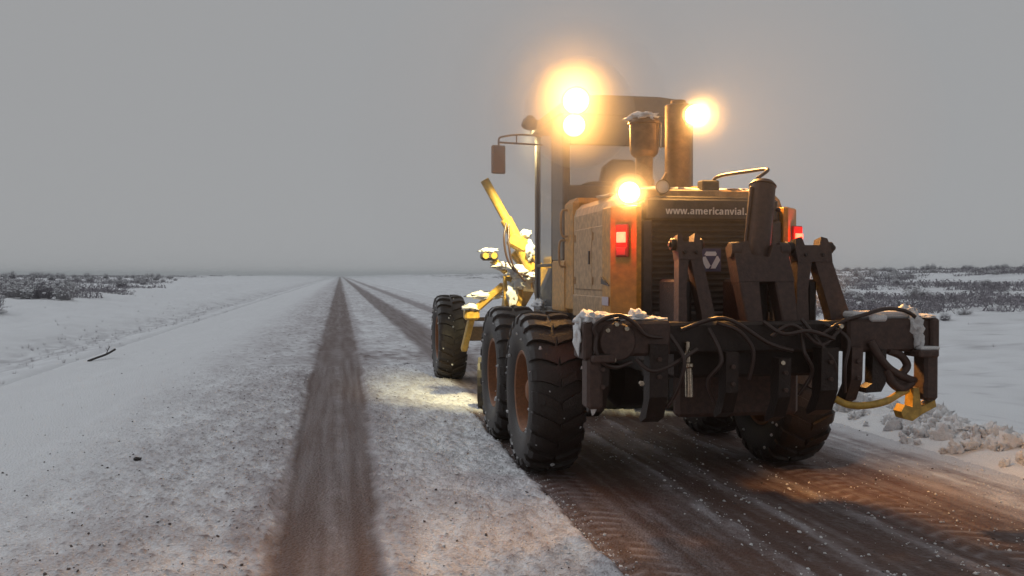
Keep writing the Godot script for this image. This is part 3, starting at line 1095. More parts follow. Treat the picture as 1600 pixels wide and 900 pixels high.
	mb.box(V(-0.45, 2.36, -0.05), V(0.3, 0.05, 0.2), Basis.IDENTITY, 0.02)
	put("hood_hinge", mb, M.orange, g)
	mb = MB.new()
	mb.box(V(0.12, 2.36, 0.0), V(0.2, 0.06, 0.12), Basis.IDENTITY, 0.02)
	put("hood_hinge", mb, M.orange, g)
	mb = MB.new()
	mb.tube([V(0.12, 2.34, 0.25), V(0.14, 2.44, 0.3), V(0.28, 2.46, 0.6), V(0.33, 2.45, 0.85), V(0.2, 2.37, 0.95)], 0.014, 8, 8)
	put("hydraulic_hose", mb, M.hose, g)
	snow(h, [[V(-0.28, 2.335, 0.2), V(0.22, 0.022, 0.12)], [V(-0.08, 2.335, 0.16), V(0.2, 0.026, 0.14)], [V(0.33, 2.335, 0.2), V(0.2, 0.02, 0.12)], [V(-0.5, 2.332, -0.4), V(0.16, 0.016, 0.4)], [V(-0.62, 2.2, 0.4), V(0.05, 0.012, 0.06)]])


func tail_lamp(h: Node3D, s: float) -> void:
	# lies on the chamfered face of the corner column
	var o := group("tail_lamp", h, V(0.722 * s, 1.905, 0.489) if s < 0.0 else V(0.745, 1.905, 0.50))
	var nrm := V(0.738 * s, 0, 0.675).normalized() if s < 0.0 else V(0.4, 0, 0.92).normalized()
	o.basis = Basis(V(nrm.z, 0, -nrm.x), Vector3.UP, nrm)
	var mb := MB.new()
	mb.box(V(0, 0, 0.012), V(0.115, 0.26, 0.03), Basis.IDENTITY, 0.008)
	put("housing", mb, M.red_plastic, o)
	mb = MB.new()
	mb.box(V(0, 0.025, 0.032), V(0.085, 0.085, 0.016), Basis.IDENTITY, 0.008)
	put("lens", mb, M.glow_red, o)
	mb = MB.new()
	mb.box(V(0, -0.085, 0.03), V(0.085, 0.065, 0.012), Basis.IDENTITY, 0.005)
	put("reflector", mb, M.red_reflector, o)
	var l := OmniLight3D.new()
	l.name = "tail_light"
	o.add_child(l)
	l.position = V(0, 0.025, 0.09)
	l.light_color = Color(1.0, 0.12, 0.06)
	l.light_energy = 0.07
	l.light_size = 0.03
	l.omni_range = 20.0
	l.omni_attenuation = 2.0
	l.shadow_enabled = true


func cab(g: Node3D) -> void:
	var cb := group("cab", g)
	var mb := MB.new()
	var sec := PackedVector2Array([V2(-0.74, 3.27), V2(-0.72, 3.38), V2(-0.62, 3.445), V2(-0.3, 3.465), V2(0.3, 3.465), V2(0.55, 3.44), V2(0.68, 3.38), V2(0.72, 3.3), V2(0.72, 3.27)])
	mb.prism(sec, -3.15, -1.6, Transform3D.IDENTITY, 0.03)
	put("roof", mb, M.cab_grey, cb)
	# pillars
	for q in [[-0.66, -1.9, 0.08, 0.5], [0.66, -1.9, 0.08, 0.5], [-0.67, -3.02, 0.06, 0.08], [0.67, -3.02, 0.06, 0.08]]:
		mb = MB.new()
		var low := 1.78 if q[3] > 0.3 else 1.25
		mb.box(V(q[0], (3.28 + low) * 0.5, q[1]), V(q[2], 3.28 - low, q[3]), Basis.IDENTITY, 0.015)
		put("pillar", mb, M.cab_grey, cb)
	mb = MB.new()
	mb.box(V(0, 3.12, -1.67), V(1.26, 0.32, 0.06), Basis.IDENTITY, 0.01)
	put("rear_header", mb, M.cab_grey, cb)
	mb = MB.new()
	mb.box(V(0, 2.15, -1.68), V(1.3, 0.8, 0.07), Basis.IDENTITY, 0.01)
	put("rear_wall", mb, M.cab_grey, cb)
	mb = MB.new()
	mb.box(V(0, 1.2, -2.4), V(1.4, 0.1, 1.35), Basis.IDENTITY, 0.01)
	put("floor_plate", mb, M.black, cb)
	mb = MB.new()
	mb.box(V(-0.665, 1.52, -1.86), V(0.07, 0.54, 0.58), Basis.IDENTITY, 0.02)
	put("lower_body", mb, M.orange, cb)
	mb = MB.new()
	mb.box(V(0.665, 1.52, -1.86), V(0.07, 0.54, 0.58), Basis.IDENTITY, 0.02)
	put("lower_body", mb, M.orange, cb)
	# panes
	for q in [[V(0, 2.76, -1.665), V(1.22, 0.42, 0.006), "rear_window"], [V(-0.675, 2.52, -2.57), V(0.006, 1.5, 0.82), "door_window"], [V(-0.675, 1.49, -2.57), V(0.006, 0.44, 0.82), "lower_door_window"], [V(0.675, 2.52, -2.57), V(0.006, 1.5, 0.82), "door_window"], [V(0.675, 1.49, -2.57), V(0.006, 0.44, 0.82), "lower_door_window"], [V(0, 2.3, -3.03), V(1.26, 1.9, 0.006), "windscreen"]]:
		mb = MB.new()
		mb.box(q[0], q[1], Basis.IDENTITY, 0.001)
		put(q[2], mb, M.glass, cb)
	for s in [-1.0, 1.0]:
		mb = MB.new()
		mb.box(V(0.68 * s, 1.74, -2.57), V(0.03, 0.035, 0.83), Basis.IDENTITY, 0.005)
		mb.box(V(0.68 * s, 1.27, -2.57), V(0.03, 0.04, 0.83), Basis.IDENTITY, 0.005)
		mb.box(V(0.68 * s, 2.3, -2.19), V(0.03, 2.0, 0.03), Basis.IDENTITY, 0.005)
		mb.box(V(0.68 * s, 2.3, -2.96), V(0.03, 2.0, 0.03), Basis.IDENTITY, 0.005)
		put("door_frame", mb, M.black, cb)
	# seat and console inside
	mb = MB.new()
	sec = PackedVector2Array([V2(-0.25, 2.0), V2(-0.26, 2.5), V2(-0.2, 2.78), V2(-0.1, 2.86), V2(0.12, 2.86), V2(0.2, 2.78), V2(0.26, 2.5), V2(0.25, 2.0)])
	mb.prism(sec, -2.08, -1.94, Transform3D(Basis.IDENTITY, V(0.02, 0, 0)), 0.03)
	mb.box(V(0.02, 1.85, -2.32), V(0.52, 0.16, 0.55), Basis.IDENTITY, 0.04)
	mb.box(V(0.02, 1.5, -2.3), V(0.36, 0.6, 0.4), Basis.IDENTITY, 0.04)
	put("operator_seat", mb, M.black, cb)
	mb = MB.new()
	mb.box(V(0.0, 1.75, -2.85), V(0.3, 1.0, 0.22), Basis.IDENTITY, 0.05)
	mb.lathe([Vector2(0.0, 0.18), Vector2(0.015, 0.2), Vector2(0.03, 0.18), Vector2(0.015, 0.165), Vector2(0.0, 0.18)], V(0.0, 2.33, -2.78), V(0, 0.9, 0.45), 24)
	put("steering_console", mb, M.black, cb)
	mb = MB.new()
	mb.tube([V(-0.45, 2.36, -1.9), V(-0.42, 2.56, -1.88), V(-0.1, 2.58, -1.87), V(-0.05, 2.5, -1.87)], 0.03, 8, 5)
	put("arm_rest", mb, M.black, cb)
	# mirror on its bracket
	var mi := group("mirror", g)
	mb = MB.new()
	mb.box(V(-1.205, 2.91, -2.6), V(0.165, 0.315, 0.045), Basis(Vector3.UP, 0.25), 0.03)
	put("mirror_head", mb, M.mirror_back, mi)
	mb = MB.new()
	mb.tube([V(-0.68, 3.2, -2.72), V(-0.95, 3.2, -2.66), V(-1.16, 3.165, -2.62), V(-1.2, 3.13, -2.6), V(-1.2, 3.06, -2.6)], 0.011, 8, 5)
	mb.tube([V(-0.68, 3.10, -2.72), V(-0.95, 3.10, -2.66), V(-1.2, 3.10, -2.6)], 0.011, 8, 3)
	mb.tube([V(-0.99, 3.2, -2.65), V(-0.99, 3.10, -2.65)], 0.008, 6, 1)
	put("bracket", mb, M.mirror_back, mi)
	snow(cb, [[V(-0.72, 1.3, -2.7), V(0.06, 0.05, 0.2)]])


func lamps(g: Node3D) -> void:
	var warm := Color(1.0, 0.72, 0.38)
	# roof lamps at the back of the cab, pointing down the road behind
	make_lamp(g, "work_lamp", V(-0.60, 3.375, -1.5), V(-0.33, 0.03, 1.0), 0.13, M.glow_warm, warm, 14.0, 52.0)
	make_lamp(g, "work_lamp", V(-0.62, 3.13, -1.5), V(-0.25, -0.05, 1.0), 0.11, M.glow_warm, warm, 5.5, 74.0)
	make_lamp(g, "work_lamp", V(0.115, 3.04, -0.17), V(0.08, -0.3, 1.0), 0.085, M.glow_warm, warm, 15.0, 75.0)
	make_lamp(g, "hood_lamp", V(-0.67, 2.29, 0.48), V(-0.3, -0.2, 1.0), 0.085, M.glow_warm, warm, 6.0, 72.0)
	make_lamp(g, "rear_work_lamp", V(0.66, 1.62, 0.66), V(0.42, -0.75, 0.55), 0.06, M.glow_warm, warm, 3.5, 78.0)
	make_lamp(g, "hood_lamp", V(-0.364, 2.345, 0.4), V(-0.2, 0.0, 1.0), 0.052, M.clear_lens, warm, 0.0, 60.0)
	var mb: MB
	mb = MB.new()
	mb.bar(V(-0.585, 3.4, -1.62), V(-0.585, 3.2, -1.62), 0.05, 0.04)
	put("lamp_bracket", mb, M.lamp_body, g)
	mb = MB.new()
	mb.bar(V(0.1, 2.98, -0.3), V(0.115, 3.0, -0.2), 0.04, 0.03)
	put("lamp_bracket", mb, M.lamp_body, g)
	mb = MB.new()
	mb.bar(V(-0.66, 2.17, 0.38), V(-0.66, 2.28, 0.4), 0.04, 0.04)
	put("lamp_bracket", mb, M.lamp_body, g)
	mb = MB.new()
	mb.bar(V(-0.364, 2.28, 0.36), V(-0.364, 2.33, 0.36), 0.03, 0.03)
	put("lamp_bracket", mb, M.lamp_body, g)
	# roof lamps at the front of the cab, lighting the blade and the road ahead
	make_lamp(g, "front_work_lamp", V(-0.8, 3.35, -2.85), V(0.1, -1.15, -1.0), 0.085, M.glow_front, Color(1.0, 0.93, 0.68), 32.0, 31.0)
	make_lamp(g, "front_work_lamp", V(0.8, 3.35, -2.85), V(0.05, -1.15, -1.0), 0.085, M.glow_front, Color(1.0, 0.93, 0.66), 22.0, 36.0)
	mb = MB.new()
	mb.bar(V(-0.66, 3.37, -2.85), V(-0.8, 3.37, -2.83), 0.05, 0.05)
	put("lamp_bracket", mb, M.lamp_body, g)
	mb = MB.new()
	mb.bar(V(0.66, 3.37, -2.9), V(0.8, 3.37, -2.88), 0.05, 0.05)
	put("lamp_bracket", mb, M.lamp_body, g)


func a_frame(called: String, parent: Node, x: float, top: float, w: float, lean: float, m: Material, lugs := true) -> void:
	# an A-shaped linkage plate: two legs joined at a square head
	var mb := MB.new()
	var tf := Transform3D(Basis(Vector3.RIGHT, lean), V(x, 1.16, 1.28))
	var hh := top - 1.16
	mb.prism(PackedVector2Array([V2(-w * 0.42, hh * 0.76), V2(-w * 0.46, hh * 0.9), V2(-w * 0.42, hh), V2(-w * 0.26, hh + 0.012), V2(-w * 0.2, hh * 0.93), V2(w * 0.2, hh * 0.93), V2(w * 0.26, hh + 0.012), V2(w * 0.42, hh), V2(w * 0.5, hh * 0.9), V2(w * 0.5, hh * 0.76)]), -0.055, 0.055, tf, 0.01)
	mb.prism(PackedVector2Array([V2(-w * 0.42, hh * 0.77), V2(-w * 0.04, hh * 0.77), V2(-w * 0.22, 0.36), V2(-w * 0.3, 0.0), V2(-w * 0.66, 0.0)]), -0.05, 0.05, tf, 0.012)
	mb.prism(PackedVector2Array([V2(w * 0.04, hh * 0.77), V2(w * 0.5, hh * 0.77), V2(w * 0.84, 0.16), V2(w * 0.84, 0.0), V2(w * 0.36, 0.0), V2(w * 0.3, 0.2)]), -0.05, 0.05, tf, 0.012)
	var o := put(called, mb, m, parent)
	if lugs:
		for s in [-1.0, 1.0]:
			mb = MB.new()
			mb.cyl(tf * V(s * w * 0.62, hh * 0.92, 0), tf * V(s * w * 0.4, hh * 0.92, 0), 0.045, -1.0, 16)
			mb.cyl(tf * V(s * w * 0.7, hh * 0.92, 0), tf * V(s * w * 0.6, hh * 0.92, 0), 0.022, -1.0, 10)
			put("pivot_pin", mb, M.dark_iron, o)
	for q in [V2(-w * 0.2, hh * 0.83), V2(w * 0.25, hh * 0.83), V2(w * 0.6, 0.1), V2(-w * 0.46, 0.1)]:
		mb = MB.new()
		mb.cyl(tf * V(q.x, q.y, 0.048), tf * V(q.x, q.y, 0.072), 0.014, -1.0, 6, 0.003)
		put("bolt", mb, M.dark_iron, o)


func ripper(g: Node3D) -> void:
	var r := group("ripper", g)
	var mb := MB.new()
	# mounting plates behind the hood
	mb.box(V(-0.46, 1.35, 0.95), V(0.08, 0.5, 0.5), Basis.IDENTITY, 0.02)
	mb.box(V(0.52, 1.35, 0.95), V(0.08, 0.5, 0.5), Basis.IDENTITY, 0.02)
	mb.box(V(0.1, 1.3, 0.95), V(0.2, 0.6, 0.4), Basis.IDENTITY, 0.02)
	mb.box(V(0.03, 1.12, 0.92), V(1.5, 0.3, 0.3), Basis.IDENTITY, 0.03)
	put("mount", mb, M.dark_iron, r)
	a_frame("link_arm", r, -0.445, 1.93, 0.195, -0.2, M.brown_iron)
	a_frame("link_arm", r, 0.52, 1.91, 0.30, -0.2, M.brown_iron)
	# wide centre bracket that carries the lift cylinder
	mb = MB.new()
	var tf := Transform3D(Basis(Vector3.RIGHT, -0.18), V(0.09, 1.16, 1.3))
	mb.prism(PackedVector2Array([V2(-0.19, 0.42), V2(-0.22, 0.7), V2(-0.1, 0.72), V2(-0.08, 0.62), V2(0.06, 0.6), V2(0.1, 0.7), V2(0.2, 0.68), V2(0.24, 0.42)]), -0.07, 0.07, tf, 0.01)
	mb.prism(PackedVector2Array([V2(-0.19, 0.43), V2(-0.03, 0.43), V2(-0.02, 0.0), V2(-0.13, 0.0)]), -0.065, 0.065, tf, 0.01)
	mb.prism(PackedVector2Array([V2(0.09, 0.43), V2(0.24, 0.43), V2(0.25, 0.0), V2(0.14, 0.0)]), -0.065, 0.065, tf, 0.01)
	for s in [-0.2, 0.18]:
		mb.cyl(tf * V(s - 0.03, 0.66, 0.02), tf * V(s + 0.05, 0.66, 0.02), 0.06, -1.0, 14)
	put("centre_bracket", mb, M.brown_iron, r)
	mb = MB.new()
	mb.cyl(V(0.225, 2.31, 0.98), V(0.105, 1.72, 1.12), 0.098, 0.098, 24, 0.012)
	mb.cyl(V(0.23, 2.335, 0.975), V(0.223, 2.3, 0.985), 0.085, 0.104, 24)
	mb.bar(V(0.118, 2.3, 1.02), V(0.02, 1.84, 1.12), 0.022, 0.022)
	mb.cyl(V(0.29, 2.12, 1.07), V(0.31, 2.12, 1.1), 0.016, -1.0, 8)
	put("lift_cylinder", mb, M.brown_iron, r)
	mb = MB.new()
	mb.cyl(V(-0.555, 1.17, 1.45), V(-0.548, 1.02, 1.45), 0.022, -1.0, 12)
	mb.cyl(V(-0.548, 1.02, 1.45), V(-0.545, 0.99, 1.45), 0.042, -1.0, 12)
	mb.cyl(V(-0.545, 0.99, 1.45), V(-0.54, 0.78, 1.45), 0.028, -1.0, 14)
	put("tilt_rod", mb, M.chrome, r)
	mb = MB.new()
	mb.box(V(0.07, 0.88, 0.86), V(1.0, 0.66, 0.1), Basis.IDENTITY, 0.03)
	put("rear_guard", mb, M.brown_iron, r)
	# tool beam
	var b := group("tool_beam", r)
	mb = MB.new()
	mb.box(V(-0.99, 1.2, 1.42), V(0.58, 0.24, 0.22), Basis.IDENTITY, 0.02)
	put("beam_end", mb, M.brown_iron, b)
	mb = MB.new()
	mb.box(V(0.95, 1.2, 1.42), V(0.66, 0.24, 0.22), Basis.IDENTITY, 0.02)
	put("beam_end", mb, M.brown_iron, b)
	mb = MB.new()
	mb.box(V(-0.04, 1.19, 1.33), V(1.36, 0.22, 0.2), Basis.IDENTITY, 0.02)
	put("beam", mb, M.dark_iron, b)
	mb = MB.new()
	mb.cyl(V(-1.09, 1.18, 1.5), V(-1.09, 1.18, 1.565), 0.135, 0.13, 26, 0.012)
	put("round_cap", mb, M.brown_iron, b)
	mb = MB.new()
	mb.box(V(-0.05, 1.0, 1.25), V(1.1, 0.2, 0.16), Basis.IDENTITY, 0.02)
	put("lower_beam", mb, M.dark_iron, b)
	for s in [-1.0, 1.0]:
		mb = MB.new()
		mb.box(V(1.29 * s, 1.19, 1.42), V(0.07, 0.26, 0.28), Basis.IDENTITY, 0.015)
		put("end_plate", mb, M.brown_iron, b)
		mb = MB.new()
		mb.box(V(1.2 * s, 1.07, 1.52), V(0.16, 0.05, 0.2), Basis.IDENTITY, 0.01)
		mb.box(V(1.25 * s, 0.9, 1.5), V(0.11, 0.34, 0.16), Basis.IDENTITY, 0.02)
		put("tine_holder", mb, M.brown_iron, b)
	snow(b, [[V(-1.27, 1.33, 1.45), V(0.07, 0.05, 0.1)], [V(-1.16, 1.345, 1.42), V(0.1, 0.035, 0.09)], [V(-1.02, 1.33, 1.42), V(0.12, 0.025, 0.09)], [V(-0.9, 1.345, 1.4), V(0.06, 0.045, 0.07)], [V(-0.8, 1.325, 1.42), V(0.1, 0.018, 0.07)], [V(-1.33, 1.22, 1.42), V(0.025, 0.12, 0.08)]])
	mb = MB.new()
	mb.box(V(0.93, 1.345, 1.42), V(0.5, 0.05, 0.17), Basis.IDENTITY, 0.02)
	mb.box(V(0.85, 1.325, 1.53), V(0.13, 0.05, 0.05), Basis.IDENTITY, 0.015)
	mb.blob(V(1.13, 1.36, 1.42), V(0.07, 0.05, 0.07), noise, 0.7, 2, 1.0)
	mb.blob(V(1.15, 1.28, 1.53), V(0.045, 0.08, 0.04), noise, 0.8, 2, 3.0)
	mb.blob(V(1.17, 1.17, 1.54), V(0.03, 0.07, 0.03), noise, 0.8, 2, 5.0)
	mb.blob(V(1.27, 1.328, 1.42), V(0.07, 0.02, 0.12), noise, 0.4, 2, 7.0)
	mb.box(V(1.22, 1.108, 1.53), V(0.15, 0.026, 0.15), Basis.IDENTITY, 0.012)
	put("snow", mb, M.snow_on_iron, b)
	# tines hanging from the beam: across, top, bottom, width
	for q in [[-1.2, 1.1, 0.68, 0.1], [-0.80, 1.16, 0.6, 0.13], [-0.27, 1.1, 0.62, 0.09], [0.12, 1.05, 0.58, 0.09], [0.46, 1.12, 0.62, 0.13], [0.67, 1.12, 0.69, 0.085]]:
		mb = MB.new()
		var x: float = q[0]
		var pts := PackedVector2Array([V2(-0.06, q[1]), V2(-0.07, q[2] + 0.16), V2(-0.16, q[2] + 0.03), V2(-0.14, q[2]), V2(-0.02, q[2] + 0.05), V2(0.06, q[2] + 0.2), V2(0.07, q[1])])
		mb.prism(pts, -q[3] * 0.5, q[3] * 0.5, Transform3D(Basis(V(0, 0, 1), V(0, 1, 0), V(-1, 0, 0)), V(x, 0, 1.5)), 0.01)
		var o := put("tine", mb, M.dark_iron if x < 0.6 else M.brown_iron, r)
		for yy in [0.1, 0.22]:
			mb = MB.new()
			mb.cyl(V(x, q[1] - yy, 1.565), V(x, q[1] - yy, 1.592), 0.017, -1.0, 6, 0.003)
			put("bolt", mb, M.brown_iron, o)
		if x < -1.0:
			snow(o, [[V(x - 0.045, 0.95, 1.53), V(0.02, 0.14, 0.03)], [V(x - 0.04, 0.78, 1.5), V(0.03, 0.08, 0.04)]])
	# curved hook between the tines and right end of the beam
	mb = MB.new()
	var hk := PackedVector2Array([V2(-0.045, 1.1), V2(-0.05, 0.86), V2(-0.1, 0.83), V2(-0.1, 0.795), V2(0.02, 0.8), V2(0.055, 0.86), V2(0.06, 1.1)])
	mb.prism(hk, 1.46, 1.56, Transform3D(Basis.IDENTITY, V(0.84, 0, 0)), 0.01)
	put("hook", mb, M.dark_iron, r)
	mb = MB.new()
	mb.tube([V(0.78, 1.16, 1.55), V(0.84, 1.05, 1.57), V(0.93, 0.96, 1.56), V(1.08, 0.89, 1.53), V(1.16, 0.87, 1.5)], 0.028, 8, 6)
	mb.tube([V(0.9, 0.96, 1.55), V(0.96, 0.86, 1.54), V(1.05, 0.82, 1.52), V(1.14, 0.86, 1.5)], 0.035, 8, 6)
	mb.prism(PackedVector2Array([V2(0.94, 0.95), V2(1.1, 0.88), V2(1.1, 0.79), V2(1.02, 0.8)]), 1.5, 1.53, Transform3D.IDENTITY, 0.004)
	mb.tube([V(0.95, 1.09, 1.5), V(1.05, 1.05, 1.5), V(1.1, 0.98, 1.5), V(1.06, 0.92, 1.5)], 0.03, 8, 5)
	put("brace", mb, M.brown_iron, r)
	mb = MB.new()
	mb.tube([V(0.54, 0.75, 1.5), V(0.62, 0.71, 1.53), V(0.75, 0.705, 1.55), V(0.9, 0.73, 1.55), V(1.02, 0.78, 1.53), V(1.1, 0.8, 1.5)], 0.026, 10, 6)
	put("drag_pipe", mb, M.yellow, r)
	mb = MB.new()
	mb.prism(PackedVector2Array([V2(1.06, 0.7), V2(1.12, 0.68), V2(1.13, 0.82), V2(1.17, 0.82), V2(1.19, 0.68), V2(1.3, 0.73), V2(1.31, 0.68), V2(1.2, 0.63), V2(1.12, 0.58), V2(1.05, 0.6), V2(1.03, 0.65)]), 1.44, 1.54, Transform3D.IDENTITY, 0.01)
	put("tine_tip", mb, M.yellow, r)
	# hoses
	for q in [[V(-1.24, 1.22, 1.57), V(-1.26, 1.28, 1.58), V(-1.2, 1.335, 1.58), V(-1.08, 1.36, 1.58), V(-0.97, 1.3, 1.57), V(-0.88, 1.22, 1.55), V(-0.7, 1.2, 1.5)],
			[V(-1.24, 1.22, 1.57), V(-1.25, 1.12, 1.58), V(-1.19, 1.04, 1.58), V(-1.1, 1.01, 1.56), V(-0.98, 1.04, 1.52)],
			[V(0.42, 1.2, 1.5), V(0.58, 1.3, 1.52), V(0.72, 1.345, 1.54), V(0.9, 1.39, 1.54), V(1.06, 1.375, 1.53), V(1.15, 1.32, 1.54), V(1.19, 1.27, 1.54)],
			[V(0.05, 1.2, 1.5), V(0.2, 1.28, 1.52), V(0.4, 1.14, 1.54), V(0.55, 1.24, 1.53), V(0.62, 1.3, 1.48)],
			[V(-0.35, 1.3, 1.48), V(-0.2, 1.24, 1.52), V(-0.1, 1.1, 1.53), V(-0.12, 0.9, 1.5)],
			[V(0.3, 1.32, 1.45), V(0.4, 1.15, 1.54), V(0.5, 1.0, 1.56), V(0.53, 0.82, 1.52)],
			[V(-0.6, 1.25, 1.45), V(-0.3, 1.33, 1.5), V(0.0, 1.16, 1.54), V(0.2, 1.1, 1.52)],
			[V(-0.7, 1.22, 1.5), V(-0.62, 1.05, 1.57), V(-0.66, 0.85, 1.54), V(-0.72, 0.72, 1.5)],
			[V(-0.4, 1.26, 1.46), V(-0.34, 1.05, 1.55), V(-0.42, 0.9, 1.5), V(-0.36, 0.75, 1.46)],
			[V(0.3, 1.26, 1.46), V(0.27, 1.1, 1.55), V(0.35, 0.95, 1.52), V(0.28, 0.78, 1.46)],
			[V(0.48, 1.28, 1.46), V(0.6, 1.18, 1.56), V(0.57, 0.98, 1.57), V(0.6, 0.8, 1.52)],
			[V(0.02, 1.3, 1.44), V(0.12, 1.22, 1.54), V(0.3, 1.24, 1.56), V(0.5, 1.18, 1.55)],
			[V(-0.95, 1.06, 1.52), V(-0.85, 0.98, 1.56), V(-0.7, 1.02, 1.55), V(-0.5, 1.12, 1.5)]]:
		mb = MB.new()
		mb.tube(q, 0.0145, 8, 6)
		put("hydraulic_hose", mb, M.hose, r)
	# pins that catch the light
	for q in [V(-1.16, 1.26, 1.54), V(-1.1, 1.3, 1.55), V(-1.03, 1.27, 1.55), V(-1.12, 1.06, 1.55), V(-0.93, 0.9, 1.57), V(0.1, 1.02, 1.55), V(0.54, 1.27, 1.55)]:
		mb = MB.new()
		mb.cyl(q, q + V(0, 0, 0.035), 0.018, -1.0, 10, 0.004)
		put("pin", mb, M.chrome, r)


func front(g: Node3D) -> void:
	var mb := MB.new()
	# front axle
	mb.bar(V(-0.85, 0.72, -7.0), V(0.85, 0.72, -7.0), 0.2, 0.22)
	mb.bar(V(-0.82, 0.95, -7.0), V(0.82, 0.95, -7.0), 0.06, 0.06)
	mb.box(V(0, 0.9, -7.0), V(0.4, 0.5, 0.5), Basis.IDENTITY, 0.03)
	for s in [-1.0, 1.0]:
		mb.box(V(0.84 * s, 0.72, -7.0), V(0.14, 0.5, 0.2), Basis.IDENTITY, 0.03)
	put("front_axle", mb, M.brown_iron, g).add_to_group("undercarriage")
	# saddle that carries the blade lift cylinders
	mb = MB.new()
	mb.box(V(0, 1.55, -4.6), V(0.42, 0.66, 0.5), Basis.IDENTITY, 0.03)
	for s in [-1.0, 1.0]:
		mb.bar(V(0.2 * s, 1.5, -4.6), V(0.62 * s, 1.98, -4.6), 0.16, 0.24)
		mb.bar(V(0.62 * s, 1.62, -4.4), V(0.66 * s, 1.22, -4.4), 0.12, 0.1)
		mb.bar(V(0.78 * s, 1.62, -4.45), V(0.76 * s, 1.16, -4.45), 0.1, 0.08)
	put("lift_saddle", mb, M.yellow, g)
	for s in [-1.0, 1.0]:
		var tilt := 0.0 if s < 0.0 else 0.5
		var lc := group("blade_lift_cylinder", g)
		mb = MB.new()
		mb.cyl(V(1.10 * s, 2.86 - tilt, -4.3), V(0.80 * s, 2.33 - tilt * 0.6, -4.3), 0.058, 0.058, 18)
		mb.cyl(V(0.82 * s, 2.36 - tilt * 0.6, -4.3), V(0.47 * s, 1.70, -4.3), 0.078, 0.078, 18)
		mb.box(V(0.66 * s, 2.05, -4.3), V(0.26, 0.18, 0.2), Basis(Vector3.BACK, 0.5 * s), 0.03)
		put("barrel", mb, M.yellow, lc)
		mb = MB.new()
		mb.cyl(V(0.5 * s, 1.76, -4.3), V(0.3 * s, 0.95, -4.3), 0.035, 0.035, 14)
		put("rod", mb, M.chrome, lc)
		mb = MB.new()
		mb.tube([V(0.83 * s, 2.3, -4.2), V(0.87 * s, 2.1, -4.15), V(0.83 * s, 1.85, -4.15), V(0.72 * s, 1.68, -4.15), V(0.5 * s, 1.6, -4.15)], 0.014, 8, 6)
		mb.tube([V(0.80 * s, 2.28, -4.2), V(0.81 * s, 2.0, -4.12), V(0.76 * s, 1.76, -4.12), V(0.6 * s, 1.55, -4.12)], 0.014, 8, 6)
		put("hydraulic_hose", mb, M.hose, lc)
		snow(lc, [[V(0.56 * s, 2.16, -4.28), V(0.07, 0.05, 0.08)], [V(0.52 * s, 1.96, -4.2), V(0.06, 0.12, 0.06)], [V(0.68 * s, 1.68, -4.25), V(0.12, 0.08, 0.1)], [V(0.6 * s, 1.55, -4.3), V(0.1, 0.1, 0.08)], [V(0.72 * s, 1.4, -4.35), V(0.07, 0.14, 0.05)], [V(0.5 * s, 1.62, -4.2), V(0.1, 0.05, 0.08)]])
		# headlamps on their stalks
		var hd := group("headlamp", g)
		mb = MB.new()
		mb.box(V(1.03 * s, 1.88, -4.35), V(0.23, 0.12, 0.12), Basis.IDENTITY, 0.04)
		put("housing", mb, M.lamp_body, hd)
		mb = MB.new()
		for x in [0.975, 1.085]:
			mb.cyl(V(x * s, 1.88, -4.285), V(x * s, 1.88, -4.275), 0.042, -1.0, 16, 0.003)
		put("rear_lens", mb, M.amber_lens, hd)
		mb = MB.new()
		mb.bar(V(0.98 * s, 1.83, -4.4), V(0.62 * s, 1.55, -4.5), 0.09, 0.08)
		mb.bar(V(0.62 * s, 1.58, -4.5), V(0.4 * s, 1.5, -4.5), 0.1, 0.09)
		put("stalk", mb, M.yellow, hd)
		snow(hd, [[V(1.03 * s, 1.945, -4.35), V(0.11, 0.03, 0.06)], [V(0.85 * s, 1.755, -4.4), V(0.14, 0.05, 0.05)], [V(0.7 * s, 1.65, -4.45), V(0.12, 0.06, 0.06)]])
	# circle, drawbar and blade
	mb = MB.new()
	mb.bar(V(0, 0.85, -6.9), V(-0.55, 0.95, -4.6), 0.16, 0.2)
	mb.bar(V(0, 0.85, -6.9), V(0.55, 0.95, -4.6), 0.16, 0.2)
	put("drawbar", mb, M.yellow, g).add_to_group("undercarriage")
	mb = MB.new()
	mb.lathe([Vector2(0.0, 0.55), Vector2(0.0, 0.72), Vector2(0.1, 0.72), Vector2(0.1, 0.55), Vector2(0.0, 0.55)], V(0, 0.76, -3.6), Vector3.UP, 40)
	put("blade_circle", mb, M.yellow, g).add_to_group("undercarriage")
	var bl := group("blade", g, V(0.3, 0, -2.95))
	bl.add_to_group("undercarriage")
	bl.rotation.y = deg_to_rad(-12.0)
	mb = MB.new()
	var mp := PackedVector2Array()
	for i in 9:
		var a := lerpf(-0.95, 0.95, i / 8.0)
		mp.append(V2(0.42 - cos(a) * 0.42, 0.33 + sin(a) * 0.40))
	for i in 9:
		var a := lerpf(0.95, -0.95, i / 8.0)
		mp.append(V2(0.45 - cos(a) * 0.42, 0.33 + sin(a) * 0.40))
	mb.prism(mp, -1.5, 1.5, Transform3D(Basis(V(0, 0, -1), V(0, 1, 0), V(1, 0, 0)), Vector3.ZERO), 0.0)
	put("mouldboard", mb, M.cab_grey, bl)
	mb = MB.new()
	mb.box(V(0, 0.02, -0.2), V(3.0, 0.14, 0.025), Basis(Vector3.RIGHT, 0.5), 0.004)
	put("cutting_edge", mb, M.dark_iron, bl)
	mb = MB.new()
	for x in [-0.45, 0.45]:
		mb = MB.new()
		mb.bar(V(x, 0.8, -0.35), V(x, 0.3, 0.12), 0.1, 0.14)
		put("blade_mount", mb, M.yellow, bl)
	# step and side arm in front of the tandem
	mb = MB.new()
	mb.bar(V(-0.80, 1.5, -4.6), V(-1.2, 1.12, -4.8), 0.09, 0.09)
